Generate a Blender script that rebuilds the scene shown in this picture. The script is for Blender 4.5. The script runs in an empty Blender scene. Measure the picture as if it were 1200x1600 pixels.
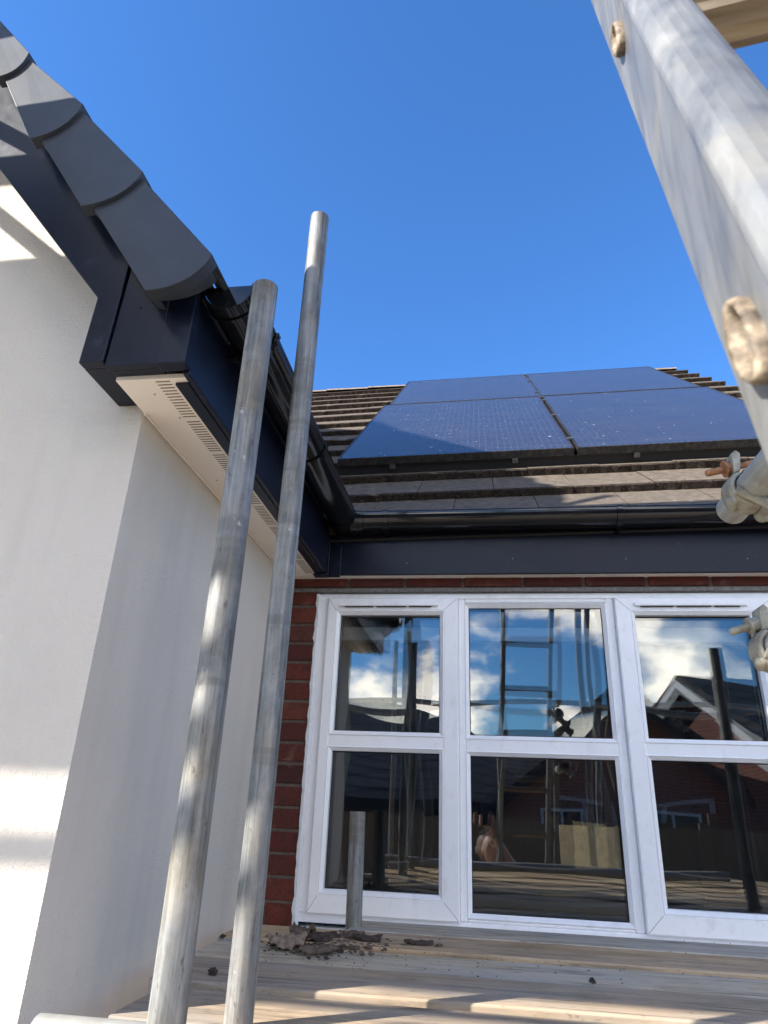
import bpy, bmesh, math, random
from mathutils import Vector, Matrix, noise
random.seed(7)
S = bpy.context.scene
C = S.collection
R = math.radians
# ------------------------------------------------------------------ camera solve (from the vanishing points)
RM = Matrix(((0.9899, -0.0205, -0.1405), (0.1371, 0.3942, 0.9087), (0.0367, -0.9188, 0.3931)))
FPX = 1050.97
def ray(x, y): return RM @ Vector(((x-600)/FPX, (y-800)/FPX, 1.0))
def onY(x, y, Y): d = ray(x, y); return d*(Y/d.y)
def onX(x, y, X): d = ray(x, y); return d*(X/d.x)
def onZ(x, y, Z): d = ray(x, y); return d*(Z/d.z)
cam = bpy.data.cameras.new('camera'); co = bpy.data.objects.new('camera', cam); C.objects.link(co)
cx, cy, cz = RM.col[0].normalized(), -RM.col[1].normalized(), -RM.col[2].normalized()
co.matrix_world = Matrix((cx, cy, cz)).transposed().to_4x4()
cam.sensor_fit = 'HORIZONTAL'; cam.sensor_width = 36; cam.lens = 36*FPX/1200
cam.clip_start = 0.003; cam.clip_end = 3000
cam.dof.use_dof = True; cam.dof.focus_distance = 2.6; cam.dof.aperture_fstop = 30
S.camera = co
# ------------------------------------------------------------------ light
LDIR = Vector((1.42, 1.0, -1.0)).normalized()          # direction the sunlight travels
elev = math.asin(-LDIR.z); az = math.atan2(-LDIR.x, -LDIR.y)
W = bpy.data.worlds.new('World'); S.world = W; W.use_nodes = True
# ------------------------------------------------------------------ material helpers
class NT:
    def __init__(s, name):
        s.m = bpy.data.materials.new(name); s.m.use_nodes = True
        s.t = s.m.node_tree; s.n = s.t.nodes; s.b = s.n['Principled BSDF']; s.out = s.n['Material Output']
        s._tc = None
    def node(s, kind, **kw):
        n = s.n.new(kind)
        for k, v in kw.items():
            if k.startswith('_'): setattr(n, k[1:], v)
            else: n.inputs[k.replace('__', ' ')].default_value = v
        return n
    def l(s, a, b): s.t.links.new(a, b)
    def coord(s, scale=(1, 1, 1), rot=(0, 0, 0)):
        tc = s.n.new('ShaderNodeTexCoord'); mp = s.n.new('ShaderNodeMapping')
        mp.inputs['Scale'].default_value = scale; mp.inputs['Rotation'].default_value = rot
        s.l(tc.outputs['Object'], mp.inputs['Vector']); return mp.outputs['Vector']
    def noise(s, scale, vec=None, detail=4, rough=.55, dist=0):
        n = s.n.new('ShaderNodeTexNoise'); n.inputs['Scale'].default_value = scale; n.inputs['Detail'].default_value = detail
        n.inputs['Roughness'].default_value = rough; n.inputs['Distortion'].default_value = dist
        s.l(vec if vec else s.coord(), n.inputs['Vector']); return n.outputs['Fac']
    def ramp(s, fac, stops):
        n = s.n.new('ShaderNodeValToRGB'); e = n.color_ramp.elements
        while len(e) < len(stops): e.new(.5)
        for i, (p, c) in enumerate(stops):
            e[i].position = p; e[i].color = (*c, 1) if len(c) == 3 else c
        s.l(fac, n.inputs['Fac']); return n.outputs['Color']
    def mix(s, fac, a, b, mode='MIX'):
        n = s.n.new('ShaderNodeMix'); n.data_type = 'RGBA'; n.blend_type = mode
        for sock, v in ((n.inputs[0], fac), (n.inputs[6], a), (n.inputs[7], b)):
            if isinstance(v, (int, float)): sock.default_value = v
            elif isinstance(v, tuple): sock.default_value = (*v, 1) if len(v) == 3 else v
            else: s.l(v, sock)
        return n.outputs[2]
    def math(s, op, a, b=0.0, c=None):
        n = s.n.new('ShaderNodeMath'); n.operation = op
        for i, v in enumerate((a, b) if c is None else (a, b, c)):
            if isinstance(v, (int, float)): n.inputs[i].default_value = v
            else: s.l(v, n.inputs[i])
        return n.outputs[0]
    def bump(s, h, strength=.3, dist=.002, normal=None):
        n = s.n.new('ShaderNodeBump'); n.inputs['Strength'].default_value = strength; n.inputs['Distance'].default_value = dist
        s.l(h, n.inputs['Height'])
        if normal: s.l(normal, n.inputs['Normal'])
        s.l(n.outputs['Normal'], s.b.inputs['Normal']); return n.outputs['Normal']
    def set(s, **kw):
        for k, v in kw.items():
            k = {'base': 'Base Color', 'rough': 'Roughness', 'metal': 'Metallic', 'spec': 'Specular IOR Level', 'coat': 'Coat Weight', 'coatr': 'Coat Roughness'}[k]
            if isinstance(v, (int, float)): s.b.inputs[k].default_value = v
            elif isinstance(v, tuple): s.b.inputs[k].default_value = (*v, 1)
            else: s.l(v, s.b.inputs[k])
        return s
M = {}
def mat(name):
    def deco(fn):
        n = NT(name); fn(n); M[name] = n.m; return fn
    return deco
def simple(name, base, rough, var=.12, nscale=30, bump=.1, bdist=.001, **kw):
    n = NT(name); f = n.noise(nscale)
    lo = tuple(c*(1-var) for c in base); hi = tuple(min(1, c*(1+var)) for c in base)
    n.set(base=n.ramp(f, [(.3, lo), (.7, hi)]), rough=rough, **kw)
    if bump: n.bump(n.noise(nscale*4), bump, bdist)
    M[name] = n.m; return n

@mat('render_white')
def _(n):
    f = n.noise(2.2, detail=5)
    n.set(base=n.ramp(f, [(.3, (.665, .60, .515)), (.75, (.735, .668, .585))]), rough=.85, spec=.2)
    st = n.noise(1, n.coord((7, 7, .8)), detail=6, rough=.6); wb = n.b.inputs['Base Color'].links[0].from_socket
    spk = n.ramp(n.noise(70, detail=3), [(.74, (0, 0, 0)), (.77, (1, 1, 1))])
    wb = n.mix(n.math('MULTIPLY', n.ramp(st, [(.52, (0, 0, 0)), (.72, (1, 1, 1))]), .22), wb, (.46, .41, .345)); n.set(base=n.mix(n.math('MULTIPLY', spk, .35), wb, (.33, .28, .23)))
    h1 = n.noise(300, detail=3); h2 = n.noise(75, detail=5, rough=.65)
    n.bump(n.math('ADD', h1, n.math('MULTIPLY', h2, 1.6)), .9, .0024)
@mat('soffit_cream')
def _(n):
    f = n.noise(6); n.set(base=n.ramp(f, [(.3, (.86, .78, .68)), (.7, (.90, .82, .72))]), rough=.4, spec=.35)
@mat('upvc_white')
def _(n):
    f = n.noise(5); n.set(base=n.ramp(f, [(.3, (.82, .82, .825)), (.7, (.87, .87, .875))]), rough=.28, spec=.45)
    sm = n.noise(24, n.coord((1, 1, .6)), detail=7, rough=.7); ub = n.b.inputs['Base Color'].links[0].from_socket
    n.set(base=n.mix(n.math('MULTIPLY', n.ramp(sm, [(.54, (0, 0, 0)), (.72, (1, 1, 1))]), .28), ub, (.52, .48, .42)), rough=n.math('MULTIPLY_ADD', sm, .3, .16))
    n.bump(n.noise(6), .05, .002)
@mat('fascia_dark')
def _(n):
    f = n.noise(26, detail=7, rough=.7); g = n.noise(5, n.coord((1, 1, 3)))
    base = n.ramp(f, [(.35, (.0035, .0050, .013)), (.60, (.006, .0085, .019)), (.74, (.028, .031, .042))])
    n.set(base=n.mix(n.math('MULTIPLY', g, .35), base, (.011, .013, .021)), rough=n.math('MULTIPLY_ADD', f, .26, .22), spec=.27)
    n.bump(n.noise(700, detail=2), .18, .0006)
@mat('cap_grey')
def _(n):
    f = n.noise(14, detail=5); sp = n.noise(420, detail=2)
    base = n.ramp(f, [(.3, (.026, .031, .040)), (.7, (.037, .043, .054))])
    n.set(base=n.mix(n.math('MULTIPLY', sp, .25), base, (.07, .075, .085)), rough=.42, spec=.28)
    n.bump(sp, .3, .0005)
@mat('gutter_black')
def _(n):
    f = n.noise(11, detail=6); d = n.noise(90, n.coord((1, 1, .5)), detail=5)
    n.set(base=n.ramp(d, [(.5, (.006, .0065, .008)), (.72, (.012, .012, .013)), (.85, (.05, .045, .04))]), rough=n.math('MULTIPLY_ADD', f, .14, .04), spec=.55)
    n.bump(n.noise(9), .12, .003)
def galv(name, axis, brown=.5, light=1.0):
    sc = {'z': (55, 55, 2.2), 'y': (55, 2.2, 55), 'x': (2.2, 55, 55)}[axis]
    n = NT(name)
    st = n.noise(1, n.coord(sc), detail=6, rough=.65); bl = n.noise(7, detail=6, rough=.6, dist=.4); fine = n.noise(300, detail=3)
    fs = n.noise(1, n.coord(tuple(c*3.2 if c > 10 else c*2.0 for c in sc)), detail=5, rough=.7)
    mo = n.noise(26, n.coord((1, 1, .45)), detail=6, rough=.7, dist=.5)
    st2 = n.math('ADD', n.math('MULTIPLY', st, .45), n.math('ADD', n.math('MULTIPLY', fs, .25), n.math('MULTIPLY', mo, .30)))
    a = n.ramp(st2, [(.38, (.055, .057, .060)), (.46, (.15, .155, .155)), (.53, (.235, .235, .228)), (.62, (.36, .355, .335))])
    b = n.ramp(st2, [(.38, (.07, .06, .045)), (.5, (.18, .155, .115)), (.62, (.31, .28, .22))])
    c = n.mix(n.math('MULTIPLY', n.ramp(bl, [(.42, (0, 0, 0)), (.66, (1, 1, 1))]), brown), a, b)
    sp = n.ramp(n.noise(60, n.coord((1, 1, .35) if axis == 'z' else (.6, .6, 1)), detail=5, rough=.7), [(.61, (0, 0, 0)), (.68, (1, 1, 1))])
    c = n.mix(n.math('MULTIPLY', sp, .7), c, (.06, .057, .054))
    bands = n.noise(1, n.coord({'z': (1.5, 1.5, 13), 'x': (13, 1.5, 1.5), 'y': (1.5, 13, 1.5)}[axis]), detail=4, rough=.6)
    c = n.mix(n.math('MULTIPLY', n.ramp(bands, [(.57, (0, 0, 0)), (.63, (1, 1, 1))]), n.math('MULTIPLY', mo, .75)), c, (.085, .08, .07))
    c = n.mix(n.math('MULTIPLY', n.ramp(n.noise(34, detail=5, rough=.7), [(.66, (0, 0, 0)), (.70, (1, 1, 1))]), .6), c, (.50, .48, .43))
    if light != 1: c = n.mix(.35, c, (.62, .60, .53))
    n.set(base=c, rough=n.math('MULTIPLY_ADD', st, .3, .38), metal=.15, spec=.4)
    n.bump(n.math('ADD', n.math('MULTIPLY', fine, .4), st), .35, .0009)
    M[name] = n.m
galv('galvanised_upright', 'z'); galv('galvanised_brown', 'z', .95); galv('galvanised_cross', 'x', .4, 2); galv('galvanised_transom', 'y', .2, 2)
@mat('coupler_steel')
def _(n):
    f = n.noise(60, detail=6, rough=.65); g = n.noise(18, detail=4)
    n.set(base=n.mix(n.ramp(g, [(.5, (0, 0, 0)), (.75, (.7, .7, .7))]), n.ramp(f, [(.32, (.17, .16, .125)), (.55, (.34, .32, .255)), (.75, (.43, .40, .31))]), (.26, .20, .13)), rough=.5, metal=.1)
    n.bump(f, .6, .0016)
@mat('rust_bolt')
def _(n):
    f = n.noise(120, detail=5); n.set(base=n.ramp(f, [(.3, (.22, .10, .045)), (.7, (.45, .22, .10))]), rough=.7, metal=.2)
    n.bump(f, .5, .001)
@mat('ladder_aluminium')
def _(n):
    st = n.noise(1, n.coord((80, 80, 9)), detail=7, rough=.62, dist=.7); bl = n.noise(16, detail=6, dist=.8)
    blt = n.noise(1, n.coord((30, 30, 14)), detail=5, rough=.6, dist=.4)
    a = n.ramp(n.math('ADD', n.math('MULTIPLY', st, .55), n.math('MULTIPLY', blt, .45)), [(.36, (.12, .125, .135)), (.47, (.18, .185, .185)), (.56, (.225, .228, .222)), (.68, (.32, .315, .295))])
    n.set(base=n.mix(n.ramp(bl, [(.5, (0, 0, 0)), (.75, (.55, .55, .55))]), a, (.27, .245, .195)), rough=n.math('MULTIPLY_ADD', bl, .35, .25), metal=.4, spec=.4)
    n.bump(n.math('ADD', st, bl), .2, .0004)
@mat('rung_aluminium')
def _(n):
    st = n.noise(1, n.coord((6, 90, 90)), detail=5)
    n.set(base=n.ramp(st, [(.35, (.14, .10, .06)), (.55, (.24, .18, .11)), (.75, (.34, .28, .20))]), rough=.4, metal=.5)
@mat('rung_plug')
def _(n):
    f = n.noise(110, detail=5); n.set(base=n.ramp(f, [(.36, (.045, .033, .022)), (.52, (.16, .12, .08)), (.68, (.36, .29, .20))]), rough=.7)
    n.bump(f, .7, .002)
def brickmat():
    n = NT('brick'); oi = n.n.new('ShaderNodeNewGeometry')
    r = oi.outputs['Random Per Island']; f = n.noise(55, detail=7, rough=.7); g = n.noise(14, detail=4)
    base = n.ramp(r, [(0, (.055, .019, .017)), (.22, (.125, .030, .021)), (.45, (.082, .023, .019)), (.65, (.145, .037, .024)), (.82, (.100, .036, .028)), (1, (.045, .021, .021))])
    base = n.mix(n.ramp(f, [(.46, (0, 0, 0)), (.66, (.8, .8, .8))]), base, (.045, .024, .021))
    base = n.mix(n.ramp(g, [(.58, (0, 0, 0)), (.72, (.45, .45, .45))]), base, (.22, .12, .09))
    n.set(base=base, rough=.88, spec=.25); n.bump(n.math('ADD', f, n.noise(260, detail=3)), .8, .0022); M['brick'] = n.m
brickmat()
simple('mortar', (.115, .088, .072), .95, .25, 90, .8, .002)
simple('lintel_grey', (.16, .15, .14), .85, .3, 70, .5, .002)
@mat('brick_far')
def _(n):
    tc = n.n.new('ShaderNodeTexCoord'); sx = n.n.new('ShaderNodeSeparateXYZ'); n.l(tc.outputs['Object'], sx.inputs[0])
    cb = n.n.new('ShaderNodeCombineXYZ'); n.l(n.math('ADD', sx.outputs[0], sx.outputs[1]), cb.inputs[0]); n.l(sx.outputs[2], cb.inputs[1])
    b = n.node('ShaderNodeTexBrick', Scale=1.0); b.inputs['Brick Width'].default_value = .225; b.inputs['Row Height'].default_value = .075; b.inputs['Mortar Size'].default_value = .006
    b.inputs['Color1'].default_value = (.26, .085, .055, 1); b.inputs['Color2'].default_value = (.19, .065, .045, 1); b.inputs['Mortar'].default_value = (.3, .26, .22, 1)
    n.l(cb.outputs[0], b.inputs['Vector']); n.set(base=b.outputs['Color'], rough=.9)
@mat('roof_tile')
def _(n):
    g = n.n.new('ShaderNodeNewGeometry'); r = g.outputs['Random Per Island']
    f = n.noise(30, detail=7, rough=.68); sp = n.noise(16, detail=5, rough=.7); fine = n.noise(180, detail=4)
    base = n.ramp(f, [(.3, (.060, .048, .036)), (.5, (.115, .092, .070)), (.72, (.18, .146, .112))])
    base = n.mix(n.math('MULTIPLY', r, .35), base, (.10, .082, .066))
    base = n.mix(n.ramp(sp, [(.66, (0, 0, 0)), (.71, (.8, .8, .8))]), base, (.36, .34, .29))
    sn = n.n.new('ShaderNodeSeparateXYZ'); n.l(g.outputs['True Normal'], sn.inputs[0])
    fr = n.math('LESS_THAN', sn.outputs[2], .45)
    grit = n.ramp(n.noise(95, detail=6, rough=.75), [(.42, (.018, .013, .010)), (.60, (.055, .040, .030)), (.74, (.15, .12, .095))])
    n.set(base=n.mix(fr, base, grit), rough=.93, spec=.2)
    n.bump(n.math('ADD', n.math('MULTIPLY', f, .7), fine), .8, .003)
@mat('roof_far')
def _(n):
    tc = n.n.new('ShaderNodeTexCoord'); sx = n.n.new('ShaderNodeSeparateXYZ'); n.l(tc.outputs['Object'], sx.inputs[0])
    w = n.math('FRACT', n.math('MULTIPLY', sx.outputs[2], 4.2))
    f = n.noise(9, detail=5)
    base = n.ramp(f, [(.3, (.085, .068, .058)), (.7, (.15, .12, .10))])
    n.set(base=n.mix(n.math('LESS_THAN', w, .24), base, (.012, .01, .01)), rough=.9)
@mat('solar_glass')
def _(n):
    tc = n.n.new('ShaderNodeTexCoord'); sx = n.n.new('ShaderNodeSeparateXYZ'); n.l(tc.outputs['UV'], sx.inputs[0])
    u, v = sx.outputs[0], sx.outputs[1]
    gx = n.math('LESS_THAN', n.math('FRACT', n.math('MULTIPLY', u, 36)), .16)
    gy = n.math('LESS_THAN', n.math('FRACT', n.math('MULTIPLY', v, 20)), .09)
    cx_ = n.math('LESS_THAN', n.math('FRACT', n.math('MULTIPLY', u, 6)), .022); cy_ = n.math('LESS_THAN', n.math('FRACT', n.math('MULTIPLY', v, 10)), .014)
    line = n.math('MAXIMUM', n.math('MULTIPLY', gx, .7), n.math('MULTIPLY', gy, .5))
    dust = n.noise(1, n.coord((3, 14, 14)), detail=7, rough=.65)
    sp = n.ramp(n.noise(34, detail=2), [(.72, (0, 0, 0)), (.745, (1, 1, 1))])
    base = n.mix(n.math('MULTIPLY', line, .26), (.016, .019, .034), (.13, .135, .165))
    base = n.mix(n.math('MULTIPLY', n.math('MAXIMUM', cx_, cy_), .6), base, (.02, .022, .035))
    base = n.mix(n.math('MULTIPLY', n.ramp(dust, [(.3, (.25, .25, .25)), (.75, (1, 1, 1))]), .22), base, (.12, .115, .12))
    base = n.mix(n.math('MULTIPLY', sp, .5), base, (.5, .5, .48))
    n.set(base=base, rough=n.math('MULTIPLY_ADD', dust, .14, .10), spec=.26)
    n.bump(n.noise(500, detail=1), .05, .0004)
@mat('panel_frame')
def _(n):
    f = n.noise(60, n.coord((1, 1, .3)), detail=6); n.set(base=n.ramp(f, [(.4, (.012, .012, .013)), (.7, (.05, .042, .035))]), rough=.5, metal=.3)
simple('clamp_metal', (.13, .13, .135), .4, .15, 80, .1, metal=.7)
def wood(name, tone, grey=.5, stain=.4):
    n = NT(name)
    gr = n.noise(1, n.coord((2.4, 34, 34)), detail=8, rough=.62, dist=1.0); bl = n.noise(3.2, n.coord((.6, 1.6, 1)), detail=6, rough=.6); sp = n.noise(46, n.coord((.5, 1, 1)), detail=5, rough=.7)
    oi = n.n.new('ShaderNodeObjectInfo')
    lo = tuple(c*.60 for c in tone); hi = tuple(c*1.14 for c in tone)
    c = n.ramp(gr, [(.34, lo), (.5, tone), (.66, hi)])
    gy = sum(tone)/3
    stn = n.noise(9, n.coord((.55, 1.3, 1)), detail=7, rough=.68, dist=.6)
    c = n.mix(n.math('MULTIPLY', n.ramp(stn, [(.50, (0, 0, 0)), (.66, (1, 1, 1))]), .55), c, tuple(v*.48 for v in tone))
    c = n.mix(n.math('MULTIPLY', n.ramp(bl, [(.38, (0, 0, 0)), (.65, (1, 1, 1))]), grey), c, (gy*.95, gy*.96, gy*.93))
    crk = n.noise(1, n.coord((3.0, 120, 40)), detail=3, rough=.5, dist=.4)
    c = n.mix(n.math('MULTIPLY', n.ramp(crk, [(.30, (1, 1, 1)), (.36, (0, 0, 0))]), .8), c, (.04, .03, .022))
    kn = n.n.new('ShaderNodeTexVoronoi'); kn.inputs['Scale'].default_value = 1; n.l(n.coord((2.2, 7, 7)), kn.inputs['Vector'])
    c = n.mix(n.math('MULTIPLY', n.ramp(kn.outputs['Distance'], [(.06, (1, 1, 1)), (.13, (0, 0, 0))]), .65), c, (.10, .062, .036))
    c = n.mix(n.math('MULTIPLY', n.ramp(sp, [(.6, (0, 0, 0)), (.72, (1, 1, 1))]), stain), c, (.055, .042, .032))
    n.set(base=c, rough=.88, spec=.2); n.bump(n.math('ADD', gr, n.math('MULTIPLY', sp, .5)), .75, .0025); M[name] = n.m
wood('board_sandy', (.50, .35, .20), .3, .7); wood('board_pale', (.56, .46, .32), .5, .55); wood('board_brown', (.40, .30, .20), .5, .65); wood('board_grey', (.46, .40, .31), .6, .5); wood('board_yellow', (.52, .42, .25), .2, .2)
simple('ridge_clay', (.19, .145, .105), .9, .35, 30, .8, .004); simple('hoop_iron', (.42, .43, .43), .5, .25, 40, .3, metal=.4)
simple('debris_dark', (.06, .042, .032), .95, .6, 90, 1, .003); simple('debris_mid', (.13, .092, .066), .95, .5, 90, 1, .003); simple('debris_pale', (.26, .19, .135), .95, .45, 70, 1, .003)
simple('gasket', (.012, .012, .014), .6, .1); simple('sealant', (.72, .73, .75), .6, .08, 40, .6, .003)
simple('room_paint', (.10, .098, .095), .95, .1, 4, 0); simple('room_floor', (.07, .055, .045), .9, .2, 8, 0)
simple('blind_white', (.62, .64, .68), .7, .05, 4, 0)
simple('slot_shadow', (.20, .165, .125), .9, .1); simple('slot_dark', (.05, .045, .04), .9, .1); simple('screw_head', (.42, .40, .38), .5, .1)
simple('skin', (.42, .24, .18), .55, .12, 25, .2); simple('hair', (.035, .025, .02), .9, .3, 200, .6); simple('shirt', (.02, .022, .03), .95, .2, 60, .3); simple('jeans', (.03, .04, .07), .95, .2, 60, .3); simple('boot', (.05, .035, .02), .8, .2, 60, .3)
simple('phone_body', (.02, .022, .025), .25, .1, 10, 0); simple('phone_lens', (.006, .006, .008), .05, .1, 10, 0)
simple('lips', (.30, .13, .11), .5, .1); simple('eye_white', (.55, .52, .5), .3, .05); simple('eye_dark', (.02, .015, .012), .2, .1)
simple('far_white', (.68, .68, .66), .7, .08, 3, 0); simple('far_glass', (.03, .035, .045), .08, .1, 3, 0); simple('far_dark', (.03, .028, .028), .8, .2, 5, 0)
simple('bark', (.09, .065, .045), .95, .4, 30, 1, .01); simple('leaf', (.055, .095, .03), .7, .4, 6, 0)
@mat('fence_wood')
def _(n):
    f = n.noise(1, n.coord((40, 40, 2)), detail=5); n.set(base=n.ramp(f, [(.3, (.10, .065, .04)), (.7, (.19, .13, .085))]), rough=.9)
@mat('paving')
def _(n):
    f = n.noise(1.4, detail=8); n.set(base=n.ramp(f, [(.35, (.33, .295, .25)), (.65, (.47, .42, .35))]), rough=.95); n.bump(n.noise(60), .5, .01)
def glass(name, ior, tint):
    m = bpy.data.materials.new(name); m.use_nodes = True; t = m.node_tree; t.nodes.clear()
    o = t.nodes.new('ShaderNodeOutputMaterial'); mx = t.nodes.new('ShaderNodeMixShader'); tr = t.nodes.new('ShaderNodeBsdfTransparent'); gl = t.nodes.new('ShaderNodeBsdfGlossy'); fr = t.nodes.new('ShaderNodeFresnel')
    tr.inputs[0].default_value = (*tint, 1); gl.inputs['Roughness'].default_value = 0.0; gl.inputs[0].default_value = (.97, .99, 1, 1); fr.inputs['IOR'].default_value = ior
    t.links.new(fr.outputs[0], mx.inputs[0]); t.links.new(tr.outputs[0], mx.inputs[1]); t.links.new(gl.outputs[0], mx.inputs[2]); t.links.new(mx.outputs[0], o.inputs[0]); M[name] = m
glass('pane_outer', 2.05, (.90, .93, .92)); glass('pane_inner', 1.95, (.88, .91, .90))
# ------------------------------------------------------------------ mesh helpers
class MB:
    def __init__(s): s.v = []; s.f = []; s.mi = []; s.uv = {}; s.sm = []
    def add(s, vs, fs, mi=0, sm=False):
        o = len(s.v); s.v += [tuple(p) for p in vs]; s.f += [tuple(i+o for i in f) for f in fs]; s.mi += [mi]*len(fs); s.sm += [sm]*len(fs); return s
    def box(s, a, b, mi=0, mtx=None):
        (x0, y0, z0), (x1, y1, z1) = a, b
        v = [Vector(p) for p in ((x0, y0, z0), (x1, y0, z0), (x1, y1, z0), (x0, y1, z0), (x0, y0, z1), (x1, y0, z1), (x1, y1, z1), (x0, y1, z1))]
        if mtx: v = [mtx @ p for p in v]
        return s.add(v, [(0, 3, 2, 1), (4, 5, 6, 7), (0, 1, 5, 4), (1, 2, 6, 5), (2, 3, 7, 6), (3, 0, 4, 7)], mi)
    def prism(s, poly, vec, mi=0):          # closed polygon (list of Vector) swept by vec
        n = len(poly); vec = Vector(vec); v = [Vector(p) for p in poly]; v += [p+vec for p in v]
        nrm = Vector((0, 0, 0))
        for i in range(n): nrm += v[i].cross(v[(i+1) % n])
        if nrm.dot(vec) > 0: fs = [tuple(range(n-1, -1, -1)), tuple(range(n, 2*n))]+[(i, (i+1) % n, n+(i+1) % n, n+i) for i in range(n)]
        else: fs = [tuple(range(n)), tuple(range(2*n-1, n-1, -1))]+[((i+1) % n, i, n+i, n+(i+1) % n) for i in range(n)]
        return s.add(v, fs, mi)
    def tube(s, p, q, r, seg=32, r2=None, mi=0, hollow=0, rings=1, wob=0):
        p, q = Vector(p), Vector(q); r2 = r if r2 is None else r2; d = (q-p).normalized(); a = d.orthogonal().normalized(); b = d.cross(a)
        vs = []
        for k in range(rings+1):
            t = k/rings; c = p.lerp(q, t); rr = r+(r2-r)*t
            for i in range(seg):
                an = 2*math.pi*i/seg; e = a*math.cos(an)+b*math.sin(an); w = 1+wob*noise.noise((c+e*r)*9) if wob else 1
                vs.append(c+e*rr*w)
        fs = [(k*seg+i, k*seg+(i+1) % seg, (k+1)*seg+(i+1) % seg, (k+1)*seg+i) for k in range(rings) for i in range(seg)]
        s.add(vs, fs, mi, True)
        if hollow:
            for c, rr, fl in ((p, r, 1), (q, r2, 0)):
                ins = [c+(a*math.cos(2*math.pi*i/seg)+b*math.sin(2*math.pi*i/seg))*rr for i in range(seg)]
                inn = [c+(a*math.cos(2*math.pi*i/seg)+b*math.sin(2*math.pi*i/seg))*(rr-hollow) for i in range(seg)]
                dp = [x+(d if fl else -d)*.12 for x in inn]
                f = [(i, (i+1) % seg, seg+(i+1) % seg, seg+i) for i in range(seg)]+[(seg+i, seg+(i+1) % seg, 2*seg+(i+1) % seg, 2*seg+i) for i in range(seg)]+[tuple(range(2*seg, 3*seg))]
                if fl: f = [tuple(reversed(x)) for x in f]
                s.add(ins+inn+dp, f, mi)
        else:
            n = (rings)*seg
            s.add(vs[:seg], [tuple(range(seg-1, -1, -1))], mi); s.add(vs[n:n+seg], [tuple(range(seg))], mi)
        return s
    def strip(s, secs, mi=0, sm=True, close=False):     # list of equal-length point rows
        n = len(secs[0]); vs = [p for r in secs for p in r]; m = n if close else n-1
        return s.add(vs, [(k*n+i, k*n+(i+1) % n, (k+1)*n+(i+1) % n, (k+1)*n+i) for k in range(len(secs)-1) for i in range(m)], mi, sm)
    def lump(s, c, r, mi=0, sub=2, amp=.35, sq=(1, 1, 1), seed=0, sm=False):
        bm = bmesh.new(); bmesh.ops.create_icosphere(bm, subdivisions=sub, radius=1); c = Vector(c)
        vs = []
        for v in bm.verts:
            k = 1+amp*noise.noise(v.co*1.7+Vector((seed*3.1, seed*1.7, seed)))+amp*.5*noise.noise(v.co*4+Vector((seed, 5, seed*2)))
            vs.append(c+Vector((v.co.x*sq[0], v.co.y*sq[1], v.co.z*sq[2]))*r*k)
        s.add(vs, [tuple(v.index for v in f.verts) for f in bm.faces], mi, sm); bm.free(); return s
def label(o, lab=None, cat=None, group=None, kind=None):
    for k, v in (('label', lab), ('category', cat), ('group', group), ('kind', kind)):
        if v: o[k] = v
    return o
def build(name, mb, mats, parent=None, bevel=0, lab=None, seg=2):
    me = bpy.data.meshes.new(name); me.from_pydata(mb.v, [], mb.f)
    for m in (mats if isinstance(mats, (list, tuple)) else [mats]): me.materials.append(M[m])
    me.polygons.foreach_set('material_index', mb.mi); me.polygons.foreach_set('use_smooth', mb.sm); me.update()
    o = bpy.data.objects.new(name, me); C.objects.link(o)
    if parent:
        o.parent = parent; o.matrix_parent_inverse = Matrix.Translation(-root_loc(parent))
    if bevel:
        b = o.modifiers.new('bevel', 'BEVEL'); b.width = bevel; b.segments = seg; b.limit_method = 'ANGLE'; b.angle_limit = R(40); b.harden_normals = False
    if lab: o['label'] = lab
    return o
def root_loc(o):
    v = Vector((0, 0, 0))
    if o.type == 'EMPTY': v = o.location.copy()
    return v
def thing(name, loc, lab, cat, group=None):
    o = bpy.data.objects.new(name, None); o.empty_display_size = .1; o.location = loc; C.objects.link(o); return label(o, lab, cat, group)
def single(name, mb, mats, lab, cat, group=None, bevel=0, kind=None):
    return label(build(name, mb, mats, None, bevel), lab, cat, group, kind)
V = Vector
GZ = -1.95
# ================================================================== the brick house
house = thing('brick_house', (.5, 2.6, GZ), 'red brick house with a six pane white window and weathered brown roof tiles', 'house')
YW, YF = 2.5, 2.515
wx0, wx1, wz0, wz1 = -.627, 1.075, -.382, .742     # window opening
b = MB(); mo = MB()
def brick_row(x0, x1, z, off):
    x = x0-off
    while x < x1:
        a, c = max(x, x0), min(x+.215, x1)
        if c-a > .02:
            j = random.uniform(-.0025, .0025)
            vs = []; n = 5
            b.box((a+random.uniform(0, .003), YW+j, z+.0055+random.uniform(-.001, .001)), (c-random.uniform(0, .003), YW+.1, z+.0672+random.uniform(-.001, .001)))
        x += .225
CO = .0722; z0 = .7575-CO*37
for i in range(38):
    z = z0+i*CO; off = (i % 2)*.1125+.05
    if z > .74:
        brick_row(-.80, 2.6, z, off)
    elif z+.06 < wz0-.02:
        brick_row(-.80, 2.6, z, off)
    else:
        brick_row(-.80, wx0-.006+random.uniform(-.004, .003), z, off); brick_row(wx1+.006, 2.6, z, off)
b.sm = [False]*len(b.f)
wall = build('wall', b, 'brick', house, .004)
mo.box((-.80, YW+.006, GZ), (wx0-.004, YW+.14, wz1)); mo.box((wx1+.004, YW+.006, GZ), (2.6, YW+.14, wz1)); mo.box((wx0-.004, YW+.006, GZ), (wx1+.004, YW+.14, wz0-.03)); mo.box((-.80, YW+.006, wz1+.0155), (2.6, YW+.14, .85))
build('mortar', mo, 'mortar', wall)
m = MB().box((wx0-.15, YW-.004, wz1+.0005), (wx1+.15, YW+.05, wz1+.015)); build('lintel', m, 'lintel_grey', house, .002)
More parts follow.
